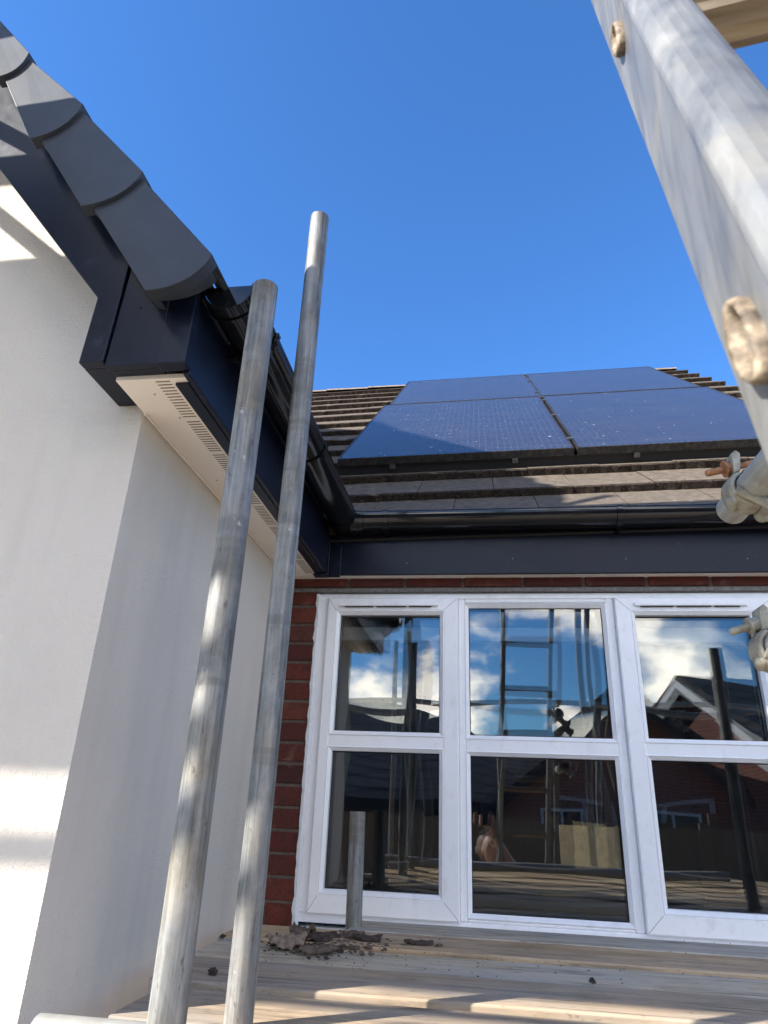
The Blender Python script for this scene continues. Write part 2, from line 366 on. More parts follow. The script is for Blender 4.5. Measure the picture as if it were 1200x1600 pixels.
# ---- window
zT, zB = .741, -.381
win = build('window', MB().box((wx0, YF, .7181), (wx1, YF+.07, zT)).box((wx0, YF, zB), (wx1, YF+.07, -.3521)).box((wx0, YF, -.3521), (-.5921, YF+.07, .7181)).box((1.0351, YF, -.3521), (wx1, YF+.07, .7181))
            .box((-.0879, YF+.001, -.3521), (-.0635, YF+.07, .7181)).box((.4545, YF+.001, -.3521), (.4839, YF+.07, .7181)).box((-.0635, YF+.001, .703), (.4545, YF+.07, .7181)).box((-.0635, YF+.001, -.3521), (.4545, YF+.07, -.343)), 'upvc_white', house, .004)
def frame_ring(mb, x0, x1, z0, z1, w, y0, y1, bev):
    # mitred ring (left, right, bottom, top widths) with a sloping bead on the inside
    l, r, b_, t = (w,)*4 if isinstance(w, (int, float)) else w
    def rect(k, i, y): return [V((x0+l*k+i, y, z0+b_*k+i)), V((x1-r*k-i, y, z0+b_*k+i)), V((x1-r*k-i, y, z1-t*k-i)), V((x0+l*k+i, y, z1-t*k-i))]
    rows = [rect(0, 0, y1), rect(0, 0, y0+.004), rect(0, .004, y0), rect(1, -bev, y0), rect(1, 0, y0+bev*.8), rect(1, 0, y1)]
    for k in range(5):
        mb.add(rows[k]+rows[k+1], [(i, (i+1) % 4, 4+(i+1) % 4, 4+i) for i in range(4)])
def pane(x0, x1, z0, z1, y, bow, mname, tilt, par):
    g = MB(); n = 14; rows = []
    for j in range(n+1):
        row = []
        for i in range(n+1):
            u, v = i/n, j/n; k = 16*u*(1-u)*v*(1-v)
            row.append(V((x0+(x1-x0)*u, y+bow*k+tilt[0]*(u-.5)+tilt[1]*(v-.5), z0+(z1-z0)*v)))
        rows.append(row)
    g.strip(rows); return build('glass_pane', g, mname, par)
LIGHTS = []
for x0, x1, wl, wr in ((-.592, -.088, .050, .069), (.484, 1.035, .070, .088)):
    sm = MB(); zt, zb = .718, -.352; ys = YF-.019
    frame_ring(sm, x0, x1, zb, zt, (wl-.012, wr-.012, .060, .053), ys, YF+.05, .006)
    sm.box((x0+wl-.02, ys+.003, .168), (x1-wr+.02, YF+.05, .213))
    build('sash', sm, 'upvc_white', house and win, 0)
    for (sax, saz), (sbx, sbz) in (((x0, zb), (x0+wl-.012, zb+.060)), ((x1, zb), (x1-wr+.012, zb+.060)), ((x0, zt), (x0+wl-.012, zt-.053)), ((x1, zt), (x1-wr+.012, zt-.053))):
        a_, b_ = V((sax, ys-.0003, saz)), V((sbx, ys-.0003, sbz)); d2 = (b_-a_).normalized(); a_ += d2*.006; b_ -= d2*.008; nn = V((-d2.z, 0, d2.x))*.0005
        build('mitre_seam', MB().add([a_-nn, b_-nn, b_+nn, a_+nn], [(0, 1, 2, 3)]), 'slot_dark', win)
    LIGHTS += [(x0+wl, x1-wr, .2245, .653, ys+.003), (x0+wl, x1-wr, -.280, .156, ys+.003)]
    xa, xb = x0+wl-.003, x1-wr-.005; zc = .6905
    tv = MB().box((xa, ys-.011, zc-.0075), (xb, ys+.001, zc+.0075)); build('trickle_vent', tv, 'upvc_white', win, .005, seg=3)
    L_ = xb-xa
    for a, c in ((.06, .35), (.38, .68), (.71, .93)): build('vent_slot', MB().box((xa+L_*a, ys-.0095, zc-.0100), (xa+L_*c, ys-.001, zc-.0076)), 'gasket', win)
build('transom', MB().box((-.0635, YF+.001, .164), (.4545, YF+.07, .211)), 'upvc_white', win, .003)
LIGHTS += [(-.049, .440, .222, .684, YF+.002), (-.049, .440, -.326, .153, YF+.002)]
for x0, x1, z0, z1, yb in LIGHTS:
    bd = MB(); frame_ring(bd, x0-.0165, x1+.0165, z0-.0165, z1+.0165, .0165, yb-.004, YF+.05, .0135); build('glazing_bead', bd, 'upvc_white', win)
    gk = MB(); yg = YF+.014
    frame_ring(gk, x0-.002, x1+.002, z0-.002, z1+.002, .0048, yg-.003, yg+.03, .001); build('gasket', gk, 'gasket', win)
    pane(x0-.008, x1+.008, z0-.008, z1+.008, yg, -.0010, 'pane_outer', (random.uniform(-.0006, .0006), random.uniform(-.0006, .0006)), win)
    pane(x0-.008, x1+.008, z0-.008, z1+.008, yg+.020, .0017, 'pane_inner', (-.0050+random.uniform(-.0006, .0006), random.uniform(-.0006, .0006)), win)
# sealant line, cill
sl = MB(); rows = []
for k in range(60):
    z = wz0-.02+(wz1-wz0+.012)*k/59; e = .006+.006*noise.noise(V((0, 0, z*22)))+.004*noise.noise(V((0, 3, z*60)))
    rows.append([V((wx0-.006-e, YW-.003, z)), V((wx0-.002, YW-.006+.002*noise.noise(V((9, 0, z*40))), z)), V((wx0+.006, YF+.001, z))])
sl.strip(rows, sm=False); build('sealant', sl, 'sealant', win)
build('window_sill', MB().box((wx0-.02, YF-.06, wz0-.035), (wx1+.02, YF+.07, wz0-.012)), 'upvc_white', house, .004)
# ---- room behind the glass
rm = MB(); x0, x1, y0, y1, z0r, z1r = -.75, 2.4, 2.64, 6.0, -1.5, .85
rm.add([(x0, y1, z0r), (x1, y1, z0r), (x1, y1, z1r), (x0, y1, z1r)], [(0, 1, 2, 3)]); rm.add([(x0, y0, z0r), (x0, y1, z0r), (x0, y1, z1r), (x0, y0, z1r)], [(0, 1, 2, 3)]); rm.add([(x1, y0, z0r), (x1, y1, z0r), (x1, y1, z1r), (x1, y0, z1r)], [(3, 2, 1, 0)])
rm.add([(x0, y0, z1r), (x1, y0, z1r), (x1, y1, z1r), (x0, y1, z1r)], [(0, 1, 2, 3)]); rm.add([(x0, y0, z0r), (x1, y0, z0r), (x1, y1, z0r), (x0, y1, z0r)], [(3, 2, 1, 0)], 1)
build('interior', rm, ['room_paint', 'room_floor'], house)
build('blind_headrail', MB().box((-.60, 2.60, .575), (1.09, 2.645, .628)), 'blind_white', house, .004)
# ---- eaves: soffit, fascia
X2 = -.588; ZS = .797
ge = MB().box((X2-.17, 2.453, ZS), (2.6, 2.53, ZS+.009)); build('soffit', ge, 'soffit_cream', house)
fb = MB().box((X2+.001, 2.440, ZS-.004), (2.6, 2.4525, ZS+.175)); fas = build('fascia', fb, 'fascia_dark', house, .003)
for x in (-.28, .12, .53, .95): build('screw', MB().lump((x, 2.440, ZS+.05+random.uniform(-.02, .02)), .0025, sub=1, amp=0), 'screw_head', fas)
# ---- gutter
def gutter_sec(c, axis, r, t=.0035, n=20):      # outer then inner half-round outline
    pts = []
    for k in range(n+1):
        a = math.pi+math.pi*k/n; pts.append((math.cos(a)*r, math.sin(a)*r))
    pts.append((r+.003, .004)); pts.append((r-t, .004))
    for k in range(n, -1, -1):
        a = math.pi+math.pi*k/n; pts.append((math.cos(a)*(r-t), math.sin(a)*(r-t)))
    pts.append((-r, .006))
    return pts
def run(mb, axis, c, a, e, r, t=.0035, mi=0):
    secs = []
    for k in range(13):
        p = a+(e-a)*k/12
        secs.append([V((p, c[0]+u, c[1]+w)) if axis == 'x' else V((c[0]+u, p, c[1]+w)) for u, w in gutter_sec(c, axis, r, t)])
    mb.strip(secs, mi, True, True)
    n = len(secs[0]); mb.add(secs[0], [tuple(range(n))], mi); mb.add(secs[-1], [tuple(range(n-1, -1, -1))], mi)
GY, GZc, GR = 2.383, 1.006, .056
gx = X2+.004+GR
g = MB(); run(g, 'x', (GY, GZc), gx+.03, 2.6, GR); gut = build('gutter', g, 'gutter_black', house)
def hoop(axis, p, c, r, w=.022, extra=.0035, tail=True, parent=None, name='gutter_bracket'):
    g = MB(); run(g, axis, c, p-w/2, p+w/2, r+extra, .003)
    if tail:
        if axis == 'x': g.box((p-w*.45, c[0]+.03, c[1]-r-.006), (p+w*.45, c[0]+r+.001, c[1]-.02))
        else: g.box((c[0]-r-.001, p-w*.45, c[1]-r-.006), (c[0]-.03, p+w*.45, c[1]-.02))
    return build(name, g, 'gutter_black', parent)
for p in (-.355, .505, 1.35): hoop('x', p, (GY, GZc), GR, .020, .006, parent=gut)
g = MB(); run(g, 'x', (GY, GZc), gx+.035, gx+.085, GR+.006, .005); run(g, 'x', (GY, GZc), gx+.06, gx+.066, GR+.010, .004); build('gutter_union', g, 'gutter_black', gut)
# ---- main roof, every tile with a ragged front edge
PIT = math.atan(.847); cp, sp_ = math.cos(PIT), math.sin(PIT)
gauge, tw, th = .3425, .33, .030
t_ = MB()
def P(x, s, h): return V((x, 2.425+s*cp-h*sp_, 0.955+.020*(x+.3)+s*sp_+h*cp))
for r in range(14):
    s0 = r*gauge; x = -3.4+(r % 2)*tw/2
    while x < 2.03:
        xe = min(x+tw-.003, 2.03+random.uniform(-.004, .006))
        if xe-x > .05 and not (x < -1.6 and r < 4):
            n = 12; dz = random.uniform(-.002, .002); ds = random.uniform(-.004, .004)
            top0, bot0, back, backb = [], [], [], []
            for i in range(n+1):
                u = x+(xe-x)*i/n
                j1 = .006*noise.noise(V((u*40, r*7.3, 0)))+.002*noise.noise(V((u*120, r, 3)))
                j2 = .011*noise.noise(V((u*45, r*3.3, 9)))
                top0.append(P(u, s0+ds+j1, th+.036+dz+.002*noise.noise(V((u*60, r, 8))))); bot0.append(P(u, s0+ds+j2, .004+dz+j2*.5)); back.append(P(u, s0+gauge+.06, th-.002+dz)); backb.append(P(u, s0+gauge+.06, .0+dz))
            mid = [P(x+(xe-x)*i/n, s0+ds+.008, th+.041+dz) for i in range(n+1)]
            t_.strip([back, mid, top0, bot0, backb], sm=False)
            for i in (0, n): t_.add([back[i], mid[i], top0[i], bot0[i], backb[i]], [(0, 1, 2, 3, 4) if i == n else (4, 3, 2, 1, 0)])
        x += tw
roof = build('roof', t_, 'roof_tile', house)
rs = 14*gauge+.02; rt = MB(); x = -3.4
while x < 1.95:
    c = P(x, rs, .03); pts = []
    for k in range(9):
        a = math.pi*(k/8); pts.append((math.cos(a)*.12, math.sin(a)*.055))
    secs = [[V((xx, c.y+u+.02, c.z-.035+w)) for u, w in pts] for xx in (x, min(x+.445, 2.02))]
    rt.strip(secs); rt.add(secs[0], [tuple(range(9))]); rt.add(secs[1], [tuple(range(8, -1, -1))]); x += .45
build('ridge_tiles', rt, 'ridge_clay', roof)
ud = MB(); ud.prism([P(-3.4, -.02, -.01), P(-3.4, rs, -.01), P(-3.4, rs, -.06), P(-3.4, .06, -.08)], (5.40, 0, .106)); ud.prism([V((1.60, 2.64, -1.9)), V((1.60, 9.5, -1.9)), V((1.60, 9.5, 1.1)), V((1.60, 6.05, 3.98)), V((1.60, 2.64, 1.1))], (.08, 0, 0)); ud.prism([V((-3.4, 6.1, 4.05)), V((-3.4, 9.8, 1.0)), V((-3.4, 9.8, .92)), V((-3.4, 6.1, 3.97))], (5.18, 0, 0))
build('roof_underlay', ud, 'far_dark', roof)
# ================================================================== solar panels
def pdir():
    d = V((0, 5.394-2.87, 3.69-1.53)).normalized(); return d
pd = pdir(); pn = V((0, -pd.z, pd.y)); px = V((1, 0.006, .021)).normalized()
PO = V((-.686, 2.87, 1.53))
tl = 3.322
PAN = [('lower left', 0, 0, 1.80, 'solar panel at lower left of the four, partly shaded, beside the gutter corner'),
       ('upper left', 0, 1.815, tl-1.815, 'upper left solar panel beside the bare strip of brown roof tiles'),
       ('lower right', 1.150, 0, 1.80, 'lower right solar panel, front edge above the gutter, partly behind the ladder'),
       ('upper right', 1.150, 1.815, tl-1.815, 'upper right solar panel beside the stepped tile ends of the roof verge')]
for nm, xo, so, L, lab in PAN:
    w = 1.134; o = PO+px*xo+pd*so; off = V((.055, 0, 0)) if so else V((0, 0, 0)); o = o+off*(.7 if xo == 0 else -.2)
    if so: w -= .02
    th_ = thing('solar_panel', o, lab, 'solar panel', 'solar panels on the tiled roof')
    def q(u, v, h): return o+px*u+pd*v+pn*h
    f = MB(); t = .011
    for a, c in (((0, 0), (w, t)), ((0, L-t), (w, L)), ((0, t), (t, L-t)), ((w-t, t), (w, L-t))):
        vs = [q(x, y, h) for h in (-.038, 0) for x, y in ((a[0], a[1]), (c[0], a[1]), (c[0], c[1]), (a[0], c[1]))]
        f.add(vs, [(0, 3, 2, 1), (4, 5, 6, 7), (0, 1, 5, 4), (1, 2, 6, 5), (2, 3, 7, 6), (3, 0, 4, 7)])
    build('frame', f, 'panel_frame', th_, .0015)
    f = MB(); f.add([q(t, t, -.002), q(w-t, t, -.002), q(w-t, L-t, -.002), q(t, L-t, -.002)], [(0, 1, 2, 3)]); f.add([q(t, t, -.03), q(w-t, t, -.03), q(w-t, L-t, -.03), q(t, L-t, -.03)], [(3, 2, 1, 0)])
    gl_ = build('cell_glass', f, 'solar_glass', th_)
    uvl = gl_.data.uv_layers.new(name='UVMap')
    for k, uv in enumerate(((0, 0), (1, 0), (1, L/1.72), (0, L/1.72))*2): uvl.data[k].uv = uv
    for u in (.27, .86):
        rl = MB()
        vs = [q(u+a, v, h) for h in (-.078, -.0385) for a, v in ((-.02, .032), (.02, .032), (.02, L-.02), (-.02, L-.02))]
        rl.add(vs, [(0, 3, 2, 1), (4, 5, 6, 7), (0, 1, 5, 4), (1, 2, 6, 5), (2, 3, 7, 6), (3, 0, 4, 7)])
        build('mounting_rail', rl, 'panel_frame', th_)
    if so == 0:
        for u in (.27, .86):
            rc = MB()
            vs = [q(u+a, v, h) for h in (-.060, -.0385) for a, v in ((-.013, -.004), (.013, -.004), (.013, .012), (-.013, .012))]
            rc.add(vs, [(0, 3, 2, 1), (4, 5, 6, 7), (0, 1, 5, 4), (1, 2, 6, 5), (2, 3, 7, 6), (3, 0, 4, 7)])
            build('rail_end_cap', rc, 'clamp_metal', th_)
        ms = MB(); vs = [q(a, v, h) for v in (.020, .028) for a, h in ((-.008, -.039), (w+.016, -.039), (w+.016, -.158), (-.008, -.158))]
        ms.add(vs, [(0, 1, 2, 3), (7, 6, 5, 4), (0, 4, 5, 1), (1, 5, 6, 2), (2, 6, 7, 3), (3, 7, 4, 0)]); build('bird_mesh', ms, 'gasket', th_)
    if xo:
        for v in (.22, .95, L-.22, L-.06):
            cl = MB(); vs = [q(a, v+c, h) for h in (-.006, .004) for a, c in ((-.022, -.018), (.008, -.018), (.008, .018), (-.022, .018))]
            cl.add(vs, [(0, 3, 2, 1), (4, 5, 6, 7), (0, 1, 5, 4), (1, 2, 6, 5), (2, 3, 7, 6), (3, 0, 4, 7)])
            build('clamp', cl, 'clamp_metal', th_)
# ================================================================== the white rendered extension on the left
X1, Y1, Y0 = -.7614, 1.240, 1.068
ext = thing('rendered_extension', (-1.8, 1.9, GZ), 'white rendered gable wall with dark grey eaves and verge tiles on the left', 'extension')
apx, apz, knx, knz = -4.4, 4.80, -2.25, 3.12
def zr(x): return .977-1.27*(x+.52)
w_ = MB()
poly = [V((X1, Y1, GZ)), V((X1, Y1, .83)), V((-.93, Y1, 1.27)), V((knx, Y1, knz-.12)), V((apx, Y1, apz-.12)), V((-7.9, Y1, .83)), V((-7.9, Y1, GZ))]
w_.prism(poly, (0, 2.6-Y1, 0)); build('wall', w_, 'render_white', ext, .006, seg=3)
build('corner_bead', MB().prism([V((X1-.02, Y1-.0012, GZ)), V((X1+.0012, Y1-.0012, GZ)), V((X1+.0012, Y1+.02, GZ)), V((X1-.001, Y1+.02, GZ)), V((X1-.001, Y1-.0002, GZ)), V((X1-.02, Y1-.0002, GZ))], (0, 0, ZS-GZ-.02)), 'render_white', ext)
# bargeboard: measured outline on the plane Y0
def F(x, y, Y=Y0): return onY(x, y, Y)
A = F(122, 567); Bq = F(160, 571); nt = F(152, 465); b0 = F(0, 265)
sl = (b0-nt); up = sl*((knx-nt.x)/sl.x)
tp = F(203, 415); n2 = tp+sl*.02
perp = V((0.79, 0, 0.62))*.185
bar = MB(); bar.prism([A, V((Bq.x-.0015, Y0, A.z)), tp+V((-.0015, 0, 0)), tp+V((-.0015, 0, 0))+sl*.12+V((.10, 0, .07)), nt+up+perp, nt+up, nt], (0, .024, 0))
bar.prism([nt+up, nt+up+perp, V((apx, Y0, apz+.10)), V((apx, Y0, apz-.13))], (0, .024, 0)); bar.box((A.x, Y0+.024, A.z-.0), (X1-.001, Y1, A.z+.013)); bar.box((A.x, Y0+.024, A.z+.013), (A.x+.012, Y1, A.z+.16))
build('bargeboard', bar, 'fascia_dark', ext, .0025)
Cq, Dq = F(288, 566), F(303, 466)
bx = MB(); zb = Cq.z+.004
bx.prism([V((Bq.x+.0015, Y0+.004, zb)), V((-.648, Y0+.004, zb)), V((-.648, Y0+.004, 1.02)), V((-.69, Y0+.004, 1.07)), V((-.745, Y0+.004, 1.07)), tp+V((.002, .004, 0))], (0, .02, 0))
bx.box((X1+.001, Y0+.024, zb), (-.648, Y0+.045, zb+.012))
bx.prism([V((-.650, Y0-.001, zb-.004)), V((X2+.001, Y0-.001, zb-.004)), V((X2+.001, Y0-.001, 1.0)), V((-.650, Y0-.001, 1.045))], (0, .03, 0))
build('box_end', bx, 'fascia_dark', ext, .002)
build('screw', MB().lump((-.715, Y0+.003, .955), .003, sub=1, amp=0), 'slot_dark', ext)
# eaves fascia along Y and soffit
build('fascia', MB().box((X2-.014, Y0+.028, ZS-.004), (X2, 2.439, ZS+.19)).box((X2-.045, Y0+.06, ZS-.006), (X2-.0145, 2.42, ZS+.0005)), 'fascia_dark', ext, .002)
build('fascia_corner_trim', MB().box((X2-.05, 2.405, ZS-.014), (X2+.006, 2.443, ZS-.0065)).box((X2+.0005, 2.421, ZS-.0065), (X2+.006, 2.4395, ZS+.12)).box((X2+.006, 2.4345, ZS-.014), (X2+.05, 2.4397, ZS+.12)), 'fascia_dark', ext, .002)
sof = build('soffit', MB().box((X1-.0, Y0+.046, ZS+.002), (X2-.015, 2.452, ZS+.012)), 'soffit_cream', ext)
y = Y0+.055
while y < 2.36:
    vs_ = MB()
    for k in range(13): vs_.box((X2-.088, y, ZS+.0012), (X2-.056, y+.0034, ZS+.0021)); y += .0118
    y += .0118; build('vent_slots', vs_, 'slot_shadow', sof)
for x, y in ((-.70, 1.17), (-.685, 1.27), (-.72, 1.6), (-.70, 2.33), (-.65, 2.36), (-.66, 2.0)): build('screw', MB().lump((x, y, ZS+.0015), .0028, sub=1, amp=0), 'screw_head', sof)
build('scotia_trim', MB().box((X1+.0005, Y1+.002, ZS-.004), (X1+.006, 2.49, ZS+.0018)), 'soffit_cream', ext, .002)
# roof of the extension; its unseen upper knee is bent to shape the panel shadow
rf = MB(); ed = V((-.590, 0, 1.062)); kn = V((knx, 0, knz+.03)); ap = V((apx, 0, apz+.03)); lf = V((-8.1, 0, .75))
rf.prism([V((ed.x, 1.075, ed.z)), V((kn.x, 1.075, kn.z)), V((ap.x, 1.075, ap.z)), V((lf.x, 1.075, lf.z)), V((lf.x+.1, 1.075, lf.z-.02)), V((ap.x, 1.075, ap.z-.09)), V((kn.x, 1.075, kn.z-.09)), V((ed.x-.05, 1.075, ed.z+.012))], (0, 6.2, 0))
eroof = build('roof', rf, 'roof_far', ext)
# verge caps: lower corners measured in the photograph on the plane of the caps
YC = 1.0
caps = [((231, 460), (335, 404)), ((131, 328), (227, 275)), ((51, 223), (134, 170)), ((-4, 127), (50, 89))]
low = [(onY(*a, YC), onY(*c, YC)) for a, c in caps]
stepv = (low[3][0]-low[2][0]+low[3][1]-low[2][1])*.5
for k in range(5): low.append((low[-1][0]+stepv, low[-1][1]+stepv))
for i in range(len(low)-1):
    a, c = low[i]; a2, c2 = low[i+1]
    e = (c-a); ax = ((a2-a)+(c2-c)).normalized()
    ua, uc = a2+e*.13, c2-e*.06             # tucks inside the cap above
    ua = ua+(ua-a).normalized()*.03; uc = uc+(uc-c).normalized()*.03
    dn = -ax
    arc = [a.lerp(c, t)+dn*(.026*4*t*(1-t)) for t in [k/12 for k in range(13)]]
    cap = MB()
    tilt = .012
    outer = [p+V((0, -tilt, 0)) for p in arc]+[uc, ua]
    n = len(outer)
    inner = [p+V((0, .030, 0)) for p in outer]
    cap.add(outer+inner, [tuple(range(n))]+[(k, n+k, n+(k+1) % n, (k+1) % n) for k in range(n)])
    # lip at the lower end, then the recessed end and the return over the tiles
    back = [p+e*.0+ax*.012+V((0, .030-tilt, 0)) for p in arc]; bk2 = [p+ax*.030+V((0, .024, 0)) for p in arc]
    low2 = [p+V((0, .03-tilt, 0)) for p in arc]
    cap.strip([low2, back], sm=False)
    if i == 0: cap.strip([back, bk2], sm=False)
    cc = [c+V((0, .03-tilt, 0))-ax*.0, c+V((0, .12, 0)), uc+V((0, .12, 0)), uc+V((0, .02, 0))]
    off = e.normalized()*.0
    cap.add([p+off for p in cc]+[p-e.normalized()*.012 for p in cc], [(0, 1, 2, 3), (7, 6, 5, 4), (0, 4, 5, 1), (1, 5, 6, 2), (2, 6, 7, 3), (3, 7, 4, 0)])
    # end plate of the hollow lower end
    ep = [arc[0]+e*.03+ax*.012, arc[-1]-e*.02+ax*.012, arc[-1]-e*.02+V((0, .075, 0))+ax*.012, arc[0]+e*.03+V((0, .055, 0))+ax*.012]
    if i == 0:      # boxed lower end: a recessed plate that follows the curved lip, with two returns
        fr = [p+ax*.010+V((0, .016, 0)) for p in arc]; bk = [p+ax*.012+V((0, .030+.030*k/12, 0)) for k, p in enumerate(arc)]; tp_ = [p+ax*.05 for p in bk]
        cap.strip([fr, bk], sm=False); cap.strip([bk, tp_], sm=False)
        for q in (arc[0]+e*.02, arc[-1]-e*.10): cap.prism([q+V((0, .010, 0)), q+e*.08+V((0, .010, 0)), q+e*.08+V((0, .060, 0)), q+V((0, .045, 0))], ax*.02)
    if i == 0: cap.prism([arc[-1]-e*.10+ax*.03+V((0, .02, 0)), arc[-1]-e*.01+ax*.03+V((0, .02, 0)), arc[-1]-e*.01+ax*.03+V((0, .125, 0)), arc[-1]-e*.10+ax*.03+V((0, .125, 0))], ax*.03)
    cp_ = build('verge_cap', cap, 'cap_grey', eroof, .0015)
    # little clip below the cap, at the lower left
    cl = MB(); m0 = ua+e*.01; d1 = (a2-a).normalized()
    st = a2+e*.10
    cl.prism([st+V((0, .004, 0)), st+e*.14+V((0, .004, 0)), st+e*.14-d1*.055+V((0, .004, 0)), st+e*.03-d1*.052+V((0, .004, 0))], (0, .016, 0))
    build('clip', cl, 'cap_grey', cp_, .001)
# left gutter with stop end
g = MB(); run(g, 'y', (gx, GZc), 1.085, GY+.03, GR); lg = build('gutter', g, 'gutter_black', ext)
se = MB(); pts = [(-GR, .006)]+[(math.cos(math.pi+math.pi*k/24)*(GR-.004), math.sin(math.pi+math.pi*k/24)*(GR-.004)) for k in range(25)]+[(GR, .006)]
pts = [(math.cos(math.pi+math.pi*k/24)*(GR-.003), math.sin(math.pi+math.pi*k/24)*(GR-.003)) for k in range(25)]
se.prism([V((gx+u, 1.088, GZc+w+.004)) for u, w in pts], (0, .004, 0)); run(se, 'y', (gx, GZc), 1.081, 1.112, GR+.004, .004); run(se, 'y', (gx, GZc), 1.118, 1.126, GR+.006, .004)
build('stop_end', se, 'gutter_black', lg)
for p in (1.26, 1.80): hoop('y', p, (gx, GZc), GR, .020, .006, parent=lg)
g = MB(); run(g, 'y', (gx, GZc), GY-.062, GY-.042, GR+.007, .005); run(g, 'y', (gx, GZc), GY-.05, GY+.045, GR+.005, .004)
pts2 = [(math.cos(math.pi+math.pi*k/24)*(GR+.004), math.sin(math.pi+math.pi*k/24)*(GR+.004)) for k in range(25)]
build('gutter_corner', g, 'gutter_black', lg)
# ================================================================== scaffold tubes
TR = .02415
def tube_obj(p, q, m, lab, group='galvanised scaffold tubes', parts=True):
    t = MB().tube(p, q, TR, 40, hollow=.004, rings=24, wob=.006)
    return single('scaffold_tube', t, m, lab, 'scaffold tube', group)
tube_obj((-.398, .972, GZ), (-.400, .978, .900), 'galvanised_brown', 'weathered upright scaffold tube, the shorter and nearer of the two crossing the white wall')
tube_obj((-.413, 1.305, GZ), (-.407, 1.303, 1.425), 'galvanised_upright', 'tallest upright scaffold tube, its sunlit top standing against the sky')
pz = -.35
def upz(x, y, Y): return onY(x, y, Y)
sp0 = onY(558, 1452, 2.285); sp1 = onY(559, 1268, 2.285)
tube_obj((sp0.x, 2.285, -1.2), (sp1.x, 2.285, sp1.z), 'galvanised_upright', 'short stub of scaffold tube standing in front of the left window sash')
le = onY(62, 1586, 1.03)
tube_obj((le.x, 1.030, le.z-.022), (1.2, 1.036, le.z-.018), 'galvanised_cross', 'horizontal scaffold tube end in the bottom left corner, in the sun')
# couplers on the right and their transoms
def coupler(c, name_lab, rusty, boltdir):
    c = V(c); th = thing('scaffold_coupler', c, name_lab, 'coupler', 'scaffold couplers on the right edge')
    b = MB(); w = .024; secs = []
    # jaw: two thick curved half shells round the tube (axis Y)
    n = 26
    def band(a0, a1, ri, ro, w, squash=1):
        secs = []
        for k in range(n+1):
            a = a0+(a1-a0)*k/n; d = V((math.cos(a), 0, math.sin(a))); t = math.sin(math.pi*k/n)
            ww = w*(.72+.28*t)
            secs.append([c+d*ri+V((0, -ww, 0)), c+d*(ro-.003)+V((0, -ww, 0)), c+d*ro+V((0, -ww*.6, 0)), c+d*(ro+.002*t)+V((0, ww*.6, 0)), c+d*(ro-.003)+V((0, ww, 0)), c+d*ri+V((0, ww, 0))])
        b.strip(secs, 0, True, True); b.add(secs[0], [(5, 4, 3, 2, 1, 0)]); b.add(secs[-1], [(0, 1, 2, 3, 4, 5)])
    band(R(118), R(300), TR+.0006, TR+.009, w); band(R(-52), R(96), TR+.0006, TR+.010, w)
    # flange lugs for the bolt (top left) and hinge (bottom right)
    b.prism([c+V((-.019, -.016, .026)), c+V((-.010, -.016, .030)), c+V((-.006, -.016, .060)), c+V((-.012, -.016, .066)), c+V((-.020, -.016, .060))], (0, .032, 0))
    b.tube(c+V((.022, -.022, -.033)), c+V((.022, .022, -.033)), .011, 16); b.lump(c+V((.030, .0, -.040)), .014, amp=.3, seed=2, sm=True); b.lump(c+V((-.025, 0, -.018)), .012, amp=.4, seed=4, sq=(.7, 1.6, 1), sm=True)
    build('jaw', b, 'coupler_steel', th, .002)
    st = MB(); secs = []
    for k in range(13):
        t = k/12; p = c+V((-.028+.062*t, -.030+.004*math.sin(t*3), -.012-.042*t+.006*math.sin(t*math.pi)))
        secs.append([p+V((.003, -.004, .008)), p+V((0, -.008, .006)), p+V((-.003, -.008, -.005)), p+V((-.004, -.003, -.008)), p+V((0, .004, 0))])
    st.strip(secs, 0, True, True); st.add(secs[0], [(4, 3, 2, 1, 0)]); st.add(secs[-1], [(0, 1, 2, 3, 4)])
    build('swing_strap', st, 'coupler_steel', th)
    bo = MB(); p0 = c+V((.01, 0, .048)); p1 = c+V(boltdir)
    p0 = p1+(p0-p1).normalized()*.074
    bo.tube(p0, p1, .0053, 14); d = (p1-p0).normalized()
    for k in range(7): bo.tube(p1-d*(.004+k*.0045), p1-d*(.0062+k*.0045), .0059, 14)
    m = 'rust_bolt' if rusty else 'coupler_steel'
    build('bolt', bo, m, th)
    nu = MB(); q0 = p0+d*.030; nu.tube(q0, q0+d*.013, .0115, 6); nu.tube(q0+d*.013, q0+d*.016, .0135, 18); build('nut', nu, m, th, .001)
    sn = MB(); h = c+V((.040, -.02, -.052)); sn.tube(h, h+V((.006, -.004, .010)), .012, 6); sn.tube(h+V((.003, -.002, .004))-V((.01, 0, .02)), h+V((.01, 0, .02)), .0065, 12); sn.lump(h+V((-.002, 0, .012)), .011, amp=.3, seed=7, sm=True)
    build('swing_bolt_nut', sn, 'coupler_steel', th, .001)
    return th
e1 = ray(1168, 768)*1.05
c1 = V((e1.x, e1.y, e1.z))
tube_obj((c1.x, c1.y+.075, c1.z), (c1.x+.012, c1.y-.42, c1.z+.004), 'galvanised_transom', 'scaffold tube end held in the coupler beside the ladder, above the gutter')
coupler(c1, 'pale coupler with a rusty bolt clamping a tube end beside the ladder', True, (-.056, .0, .033))
e2 = ray(1213, 1015)*1.0
c2 = V((e2.x, e2.y, e2.z))
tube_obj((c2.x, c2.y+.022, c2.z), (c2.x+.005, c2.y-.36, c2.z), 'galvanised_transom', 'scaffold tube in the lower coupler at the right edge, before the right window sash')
coupler(c2, 'cream coupler with a threaded bolt in front of the right window pane', False, (-.060, .0, .026))
